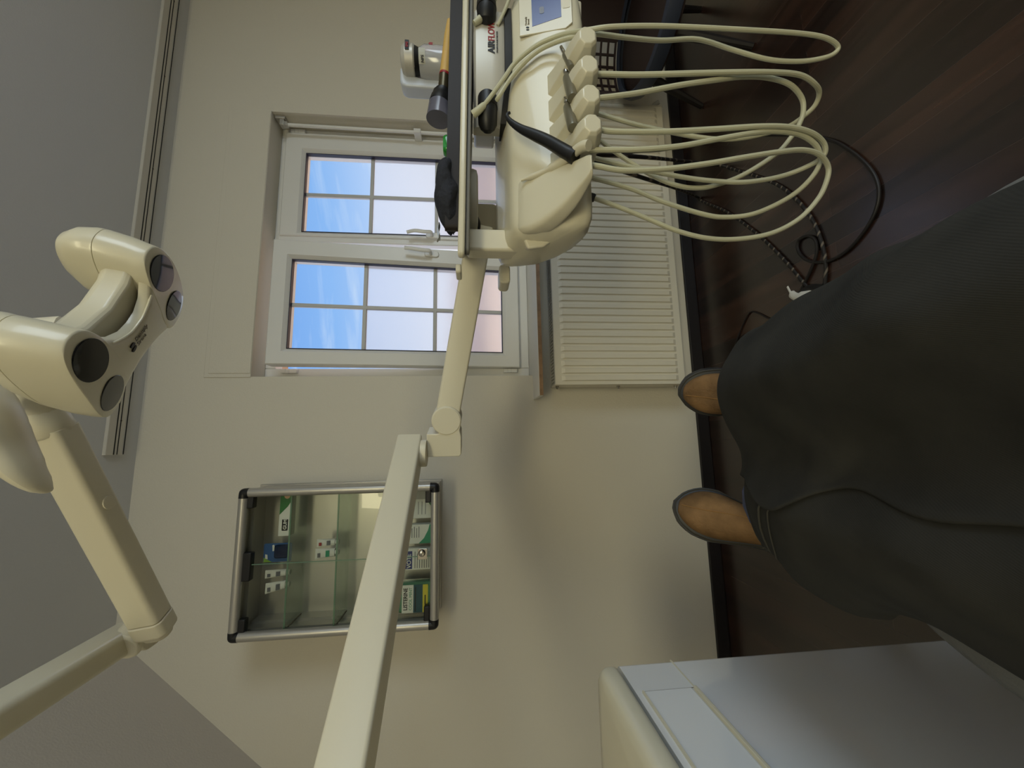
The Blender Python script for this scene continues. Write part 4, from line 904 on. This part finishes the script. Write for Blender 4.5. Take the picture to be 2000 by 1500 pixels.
# ================================================================== dental chair
dc = empty('dental_chair', (0, .1, 0), 'grey upholstered reclining dental chair under the person in the dark coat', 'chair')
def pad(name, stations, mt, th=.07):      # stations: (y, z of top, half width)
    b = MB(); R = []
    for i, (y, z, hw) in enumerate(stations):
        a = stations[max(i-1, 0)]; c = stations[min(i+1, len(stations)-1)]
        t = V(0, c[0]-a[0], c[1]-a[1]).normalized(); nrm = V(0, -t.z, t.y)
        if nrm.z < 0: nrm = -nrm
        p = V(-.016, y, z)
        R.append([p+X*q[0]+nrm*(q[1]-th/2) for q in rrect(2*hw, th, th*.42, 5)])
    b.loft(R); return b.build(name, mt, dc, sub=1)
pad('seat_cushion', [(-.22, .60, .22), (-.19, .605, .245), (-.05, .60, .255), (.12, .61, .262), (.26, .607, .262), (.36, .585, .262), (.45, .545, .258), (.54, .495, .25), (.555, .486, .235)], M['upholst'])
pad('leg_rest', [(.56, .478, .22), (.57, .470, .235), (.66, .41, .225), (.76, .345, .19), (.85, .285, .165), (.875, .268, .14)], M['upholst'], .06)
pad('back_rest', [(-.235, .615, .21), (-.25, .635, .25), (-.36, .78, .265), (-.50, .96, .25), (-.56, 1.03, .20), (-.58, 1.05, .17)], M['upholst'], .08)
b = MB(); R = []
for z, hx, y0, y1 in ((.30, .12, -.15, .15), (.36, .18, -.24, .30), (.46, .20, -.26, .36), (.50, .20, -.24, .34)): R.append([V(p[0], (y0+y1)/2+p[1], z) for p in rrect(2*hx, y1-y0, .08, 6)])
b.loft(R); b.build('seat_frame', M['white'], dc, bevel=.004)
b = MB(); b.loft([[V(p[0]*k, .0+p[1]*k, z) for p in rrect(.20, .26, .08, 6)] for k, z in ((1.2, .05), (1, .10), (1, .31))]); b.build('column', M['white'], dc, bevel=.004)
b = MB(); b.loft([[V(p[0]*k, .05+p[1]*k, z) for p in rrect(.50, .72, .16, 8)] for k, z in ((1, 0), (1, .035), (.9, .052))]); b.build('base_plate', M['blackp'], dc, bevel=.004)

# ================================================================== the reclining person
def skinmesh(name, verts, edges, root, mt, parent=None, lv=2):
    me = bpy.data.meshes.new(name)
    off = Vector((0, 0, 0)) if parent is None else OFF[parent.name]
    base = Vector(verts[root][:3]) if parent is None else off
    me.from_pydata([Vector(v[:3])-base for v in verts], edges, [])
    o = bpy.data.objects.new(name, me); COL.objects.link(o); me.materials.append(mt)
    if parent is None: o.location = base; OFF[o.name] = base
    else: o.parent = parent; OFF[o.name] = off
    md = o.modifiers.new('skin', 'SKIN'); md.use_smooth_shade = True
    for i, v in enumerate(verts):
        r_ = v[3] if isinstance(v[3], tuple) else (v[3], v[3])
        me.skin_vertices[0].data[i].radius = r_; me.skin_vertices[0].data[i].use_root = (i == root)
    s_ = o.modifiers.new('sub', 'SUBSURF'); s_.levels = lv; s_.render_levels = lv
    return o
kR, kL = V(.070, .475, .690), V(-.082, .470, .678)
aR, aL = V(.096, .80, .375), V(-.205, .79, .380)
BV = [(0, -.10, .715, (.13, .095)), (0, -.21, .80, (.13, .10)), (0, -.33, .95, (.14, .10)), (0, -.41, 1.02, (.14, .095)), (0, -.44, 1.06, (.09, .08)),
      (.085, -.03, .70, .075), (.078, .22, .71, .068), (kR.x, kR.y, kR.z, .052), (.082, .60, .56, .048), (aR.x, aR.y, aR.z, .032), (.098, .86, .36, .028),
      (-.085, -.03, .70, .075), (-.085, .22, .705, .068), (kL.x, kL.y, kL.z, .052), (-.13, .60, .56, .048), (aL.x, aL.y, aL.z, .032), (-.200, .85, .365, .028)]
BE = [(0, 1), (1, 2), (2, 3), (3, 4), (0, 5), (5, 6), (6, 7), (7, 8), (8, 9), (9, 10), (0, 11), (11, 12), (12, 13), (13, 14), (14, 15), (15, 16)]
person = skinmesh('person', BV, BE, 0, M['skin'])
tag(person, 'person reclining in the dental chair, dark coat over the lap, blue jeans, brown suede boots', 'person')
JV = [(0, -.10, .715, (.150, .112)), (0, -.19, .79, (.148, .115)), (.088, -.03, .70, .086), (.080, .22, .71, .079), (kR.x, kR.y, kR.z, .064), (.083, .60, .565, .060), (.092, .72, .448, .054), (aR.x-.001, aR.y-.025, aR.z+.035, .056),
      (-.088, -.03, .70, .086), (-.086, .22, .705, .079), (kL.x, kL.y, kL.z, .064), (-.108, .600, .622, .066), (-.165, .71, .475, .062), (aL.x+.006, aL.y-.022, aL.z+.036, .060)]
JE = [(0, 1), (0, 2), (2, 3), (3, 4), (4, 5), (5, 6), (6, 7), (0, 8), (8, 9), (9, 10), (10, 11), (11, 12), (12, 13)]
jeans = lab(skinmesh('jeans', JV, JE, 0, M['jeans'], person), 'blue jeans')

# coat spread over both thighs
CS_ = [  # y, left edge (x, z), left top (x, z), valley z, right top (x, z), right edge (x, z)
 (-.45, (-.21, .95), (-.10, 1.165), 1.17, (.10, 1.165), (.21, .95)),
 (-.36, (-.22, .86), (-.11, 1.105), 1.11, (.11, 1.105), (.22, .86)),
 (-.24, (-.225, .74), (-.11, .935), .935, (.11, .94), (.215, .72)),
 (-.10, (-.225, .665), (-.11, .825), .815, (.10, .835), (.205, .64)),
 (.05, (-.222, .645), (-.10, .800), .782, (.088, .812), (.180, .62)),
 (.18, (-.212, .650), (-.095, .796), .766, (.082, .812), (.176, .61)),
 (.26, (-.186, .684), (-.092, .790), .760, (.078, .812), (.173, .60)),
 (.33, (-.172, .690), (-.09, .786), .756, (.073, .808), (.173, .60)),
 (.385, (-.180, .674), (-.088, .779), .755, (.069, .801), (.170, .61)),
 (.43, (-.206, .650), (-.086, .772), .752, (.066, .793), (.165, .63)),
 (.475, (-.182, .682), (-.085, .762), .748, (.063, .783), (.150, .66)),
 (.505, (-.168, .698), (-.085, .746), .738, (.060, .771), (.148, .675)),
 (.530, (-.158, .708), (-.086, .730), .726, (.058, .755), (.138, .680)),
 (.546, (-.152, .700), (-.088, .708), .706, (.057, .732), (.132, .665)),
 (.554, (-.148, .686), (-.090, .686), .686, (.056, .700), (.128, .645)),
 (.552, (-.144, .668), (-.092, .674), .668, (.056, .662), (.124, .620)),
]
rows = []
for y, le, lt_, vz, rt, re in CS_:
    zl_, zr_ = lt_[1], rt[1]
    pl = V(le[0]*.6+lt_[0]*.4-.006, y, zl_-.30*(zl_-le[1]))
    prr = V(re[0]*.72+rt[0]*.28, y, zr_-.34*(zr_-re[1]))
    ctl = [V(le[0], y, le[1]), V(le[0]*.94-.004, y, le[1]+.35*(zl_-le[1])), pl, V(lt_[0], y, zl_), V((lt_[0]+rt[0])/2-.006, y, vz), V(rt[0], y, zr_), prr, V(re[0]+.002, y, re[1]+.35*(zr_-re[1])), V(re[0], y, re[1])]
    rows.append(cr(ctl, 5))
# densify along the thigh
nc = len(rows[0]); cols = [cr([r_[j] for r_ in rows], 4) for j in range(nc)]
import mathutils.noise as mn
def wr(p): 
    n_ = mn.noise(V(p.x*7+3, p.y*4, p.z*6))*.012+mn.noise(V(p.x*16, p.y*9+5, p.z*14))*.007+.006*math.exp(-((p.y-.30+(p.x-.06)*.7)/.02)**2)+.005*math.exp(-((p.y-.22-(p.x-.05)*.9)/.016)**2)
    fold = .007*math.exp(-((p.y-.36-(p.x+.02)*1.3)/.018)**2)*(1 if -.13 < p.x < .02 else 0)
    return n_+fold
grid = [[cols[j][i] for j in range(nc)] for i in range(len(cols[0]))]
for row in grid:
    for j, p in enumerate(row):
        e = min(j, nc-1-j); d_ = V(p.x*1.2, 0, .12).normalized(); row[j] = p+d_*wr(p)*(.5 if e < 2 else 1)
b = MB(); b.loft(grid, caps=False, closed=False)
coat = lab(b.build('coat', M['twill'], person), 'charcoal twill coat spread over both knees')
sd_ = coat.modifiers.new('thick', 'SOLIDIFY'); sd_.thickness = .006; sd_.offset = 0
sb_ = coat.modifiers.new('sub', 'SUBSURF'); sb_.levels = 1; sb_.render_levels = 1
# right front panel of the coat, lying over the left one
fl = []
for i, row in enumerate(grid):
    y = row[nc//2].y
    if y < -.05: continue
    xe = -.058-.016*math.exp(-((y-.42)/.05)**2)+.012*math.exp(-((y-.31)/.04)**2)+.006*math.sin(y*40)
    j0 = next(j for j in range(nc-1) if row[j+1].x > xe and j > nc*.2); u = max(0, min(1, (xe-row[j0].x)/(row[j0+1].x-row[j0].x+1e-6)))
    st = row[j0]*(1-u)+row[j0+1]*u; rest = [st]+row[j0+1:]; m_ = 30; out = []
    for k in range(m_):
        f = k/(m_-1)*(len(rest)-1); a = min(int(f), len(rest)-2); q = rest[a].lerp(rest[a+1], f-a)
        out.append(q+V((q.x-.0)*.03, .0035 if y > .5 else 0, .008-.002*min(1, k/4)+(.003 if k == 0 else 0)))
    fl.append(out)
b = MB(); b.loft(fl, caps=False, closed=False); pn = b.build('coat_panel', M['twill'], coat)
s1_ = pn.modifiers.new('thick', 'SOLIDIFY'); s1_.thickness = .005; s1_.offset = 1
s1_ = pn.modifiers.new('sub', 'SUBSURF'); s1_.levels = 1; s1_.render_levels = 1
def surf(fi, fj):
    i = min(int(fi), len(grid)-2); j = min(int(fj), nc-2); u, v = fi-i, fj-j
    return (grid[i][j]*(1-u)+grid[i+1][j]*u)*(1-v)+(grid[i][j+1]*(1-u)+grid[i+1][j+1]*u)*v
HEM = mat('coat_seam', (58, 56, 50), .9)
ni = len(grid)-1
for k, (ra, rb, r_) in enumerate(((.80, .60, .0013), (.77, .572, .0009))):
    b = MB(); pts = [surf(ni*(ra+(rb-ra)*f), 1+16*f)+V(0, .001, .0042) for f in [i/24 for i in range(25)]]
    b.tube(pts, r_, 8); lab(b.build('hem_seam', HEM, coat), 'double stitched hem seam')

# brown suede boots, toes up
def boot(name, toe, Ld, Nd, side, label):
    Ld = Vector(Ld).normalized(); Nd = Vector(Nd); Nd = (Nd-Ld*Nd.dot(Ld)).normalized(); S = Ld.cross(Nd)   # S: across the foot
    LEN = .292; heel = toe-Ld*LEN
    def hwid(t, s):    # half width along the sole; s = +1 outer, -1 inner side
        k_ = 1.2; pr_ = ((0, .012), (.015, .026), (.05, .033), (.10, .030 if s < 0 else .033), (.15, .034 if s < 0 else .041), (.20, .046 if s < 0 else .049), (.235, .044 if s < 0 else .047), (.262, .034 if s < 0 else .038), (.280, .021 if s < 0 else .026), (.290, .008 if s < 0 else .011), (.292, .002))
        for (a, x), (c, y) in zip(pr_, pr_[1:]):
            if t <= c: return (x+(y-x)*(t-a)/(c-a))*k_
        return .001
    def pt(t, s, n): return heel+Ld*t+S*s*side+Nd*n
    bo = lab(bpy.data.objects.new(name, None), label)
    COL.objects.link(bo); bo.parent = person; bo.location = heel-OFF[person.name]; OFF[bo.name] = heel
    ts = [0, .004, .015, .03, .05, .08, .11, .14, .17, .2, .22, .24, .255, .268, .278, .286, .290, .292]
    def outline(off, n): 
        o1 = [pt(t+(off if t > .1 else -off)*(1 if t in (0, .292) else .6), hwid(t, 1)+off, n) for t in ts]; o2 = [pt(t+(off if t > .1 else -off)*(1 if t in (0, .292) else .6), -(hwid(t, -1)+off), n) for t in ts[::-1]]
        return o1+o2
    b = MB(); b.loft([outline(.004, -.030), outline(.007, -.026), outline(.007, -.006), outline(.0065, -.001), outline(.002, .001)])
    sl = b.build('sole', M['sole'], bo)
    b = MB(); W_ = outline(.0035, .0005); b.tube(W_+[W_[0]], .0018, 6); b.build('welt_stitching', HEM, bo)
    b = MB(); R = []
    hs = ((.004, .03), (.012, .06), (.03, .085), (.06, .098), (.09, .098), (.115, .092), (.14, .080), (.165, .068), (.19, .059), (.215, .052), (.24, .046), (.26, .039), (.275, .030), (.284, .020), (.289, .010))
    for t, h in hs:
        ring = []
        for k in range(18):
            a = PI*k/17; c, s_ = math.cos(a), math.sin(a)
            w = (hwid(t, 1) if c > 0 else hwid(t, -1))-.001
            ring.append(pt(t, w*(abs(c)**.75)*(1 if c > 0 else -1), h*s_**.8))
        R.append(ring)
    b.loft(R)
    # ankle shaft
    R = []
    for n_, t0, t1, hw in ((.03, .006, .125, .034), (.07, .004, .118, .035), (.10, .002, .108, .036), (.125, 0, .100, .0375), (.135, .0, .099, .037)):
        R.append([pt((t0+t1)/2+(t1-t0)/2*math.cos(2*PI*k/20), hw*math.sin(2*PI*k/20), n_) for k in range(20)])
    b.loft(R); up_ = b.build('upper', M['suede'], bo, sub=1)
    sm = mat('suede_seam', (150, 112, 66), .9)
    b = MB(); b.tube([pt(t, -.004+.004*math.sin(t*30), h*1.0+.0004) for t, h in hs[5:14]], .0009, 6); b.build('toe_seam', sm, bo)
    return bo
boot('boot', at(1331, 768, .975), (.07, .40, .90), (-.30, -.86, .42), 1, 'brown suede boot on the right foot, beside the radiator')
boot('boot', at(1322, 985, .975), (.26, .38, .88), (.24, -.86, .46), -1, 'brown suede boot on the left foot')

# ================================================================== outside
b = MB(); b.box(-30, 30, W+.4, 60, -3.2, -3.0); structure(b.build('ground', mat('paving', (170, 160, 148), .9), smooth=False))
hb = empty('house', (3, 12, -3), 'pale beige house across the way, blurred behind the frosted lower window panes', 'building')
b = MB(); b.box(-9, 14, 9, 15, -3, .95); b.build('walls', M['ext'], hb, smooth=False)
b = MB(); b.prism([(8.6, .95), (15.4, .95), (12, 1.6)], V(0, 0, 0), Yv, Z, X, -9.3, 14.3); b.build('roof', mat('roof_tiles', (150, 112, 96), .9), hb, smooth=False)

# ================================================================== light
wd = bpy.data.worlds.new('sky'); SC.world = wd; wd.use_nodes = True; nt = wd.node_tree; bg = nt.nodes['Background']
tc = nt.nodes.new('ShaderNodeTexCoord'); sp = nt.nodes.new('ShaderNodeSeparateXYZ'); nt.links.new(tc.outputs['Generated'], sp.inputs[0])
rp = nt.nodes.new('ShaderNodeValToRGB'); e = rp.color_ramp.elements
e[0].position = 0; e[0].color = (.95, .82, .70, 1); e[1].position = 1; e[1].color = (.06, .20, .60, 1)
for pos, c in ((.49, (1.05, .96, .90, 1)), (.55, (.80, .87, .99, 1)), (.60, (.50, .68, .98, 1)), (.66, (.26, .50, .92, 1)), (.74, (.16, .38, .86, 1))):
    q = e.new(pos); q.color = c
mp = nt.nodes.new('ShaderNodeMapRange'); mp.inputs[1].default_value = -1; mp.inputs[2].default_value = 1
nt.links.new(sp.outputs[2], mp.inputs[0]); nt.links.new(mp.outputs[0], rp.inputs[0])
m2 = nt.nodes.new('ShaderNodeMapping'); m2.inputs['Rotation'].default_value = (0, -.9, .3); m2.inputs['Scale'].default_value = (3, 3, 22)
nt.links.new(tc.outputs['Generated'], m2.inputs[0])
nz = nt.nodes.new('ShaderNodeTexNoise'); nz.inputs['Scale'].default_value = 1.3; nz.inputs['Detail'].default_value = 6; nz.inputs['Distortion'].default_value = .5
nt.links.new(m2.outputs[0], nz.inputs['Vector'])
r2 = nt.nodes.new('ShaderNodeValToRGB'); r2.color_ramp.elements[0].position = .5; r2.color_ramp.elements[1].position = .78; r2.color_ramp.elements[0].color = (0, 0, 0, 1); r2.color_ramp.elements[1].color = (.55, .55, .55, 1)
nt.links.new(nz.outputs['Fac'], r2.inputs[0])
mx = nt.nodes.new('ShaderNodeMix'); mx.data_type = 'RGBA'; nt.links.new(r2.outputs[0], mx.inputs[0]); nt.links.new(rp.outputs[0], mx.inputs[6]); mx.inputs[7].default_value = (.75, .87, 1, 1)
nt.links.new(mx.outputs[2], bg.inputs[0]); bg.inputs[1].default_value = 1.0
def light(name, kind, loc, rot, energy, color, **k):
    l = bpy.data.lights.new(name, kind); l.energy = energy; l.color = color
    for a, v in k.items(): setattr(l, a, v)
    o = bpy.data.objects.new(name, l); COL.objects.link(o); o.location = loc; o.rotation_euler = rot; return o
light('sun', 'SUN', (0, 0, 20), (math.radians(48), 0, math.radians(-25)), 7, (1, .95, .86), angle=.01)
# unseen ceiling fitting, assumed from the warm light, behind the chair, left of the middle of the room
LX, LY = -.15, -1.75
cl = empty('assumed_ceiling_light', (LX, LY, CEIL-.05), 'assumed flat square ceiling light behind the chair', 'ceiling light')
b = MB(); b.box(LX-.9, LX+.9, LY-.9, LY+.9, CEIL-.045, CEIL); b.build('housing', M['upvc'], cl, bevel=.004)
light('assumed_ceiling_lamp', 'AREA', (LX, LY, CEIL-.05), (math.radians(12), 0, 0), 112, (1, .905, .57), size=1.7, shape='SQUARE')  # assumed warm lamp, added as the main room light
light('added_sky_fill', 'SUN', (0, 10, 10), (math.radians(-72), 0, 0), 1.6, (.78, .88, 1), angle=math.radians(110))  # added wide sun lamp, strengthens daylight through the front window
light('added_fill_right', 'AREA', (2.70, -1.5, 1.525), (0, math.radians(90), 0), 42, (.74, .88, .98), shape='RECTANGLE', size=1.2, size_y=1.7)  # added bluish fill panel standing inside the assumed right window
light('assumed_window_portal', 'AREA', (2.84, -1.5, 1.525), (0, math.radians(90), 0), 1, (1, 1, 1), shape='RECTANGLE', size=1.25, size_y=1.8)  # guides sky sampling through the assumed right window, emits nothing itself
bpy.data.lights['assumed_window_portal'].cycles.is_portal = True
light('window_portal', 'AREA', ((WX0+WX1)/2, W+.34, (WZ0+WZ1)/2), (math.radians(-90), 0, 0), 1, (1, 1, 1), shape='RECTANGLE', size=1.25, size_y=1.2)
bpy.data.lights['window_portal'].cycles.is_portal = True
vs = SC.view_settings; vs.view_transform = 'Standard'; vs.look = 'None'; vs.exposure = 0; vs.gamma = 1; vs.use_curve_mapping = False
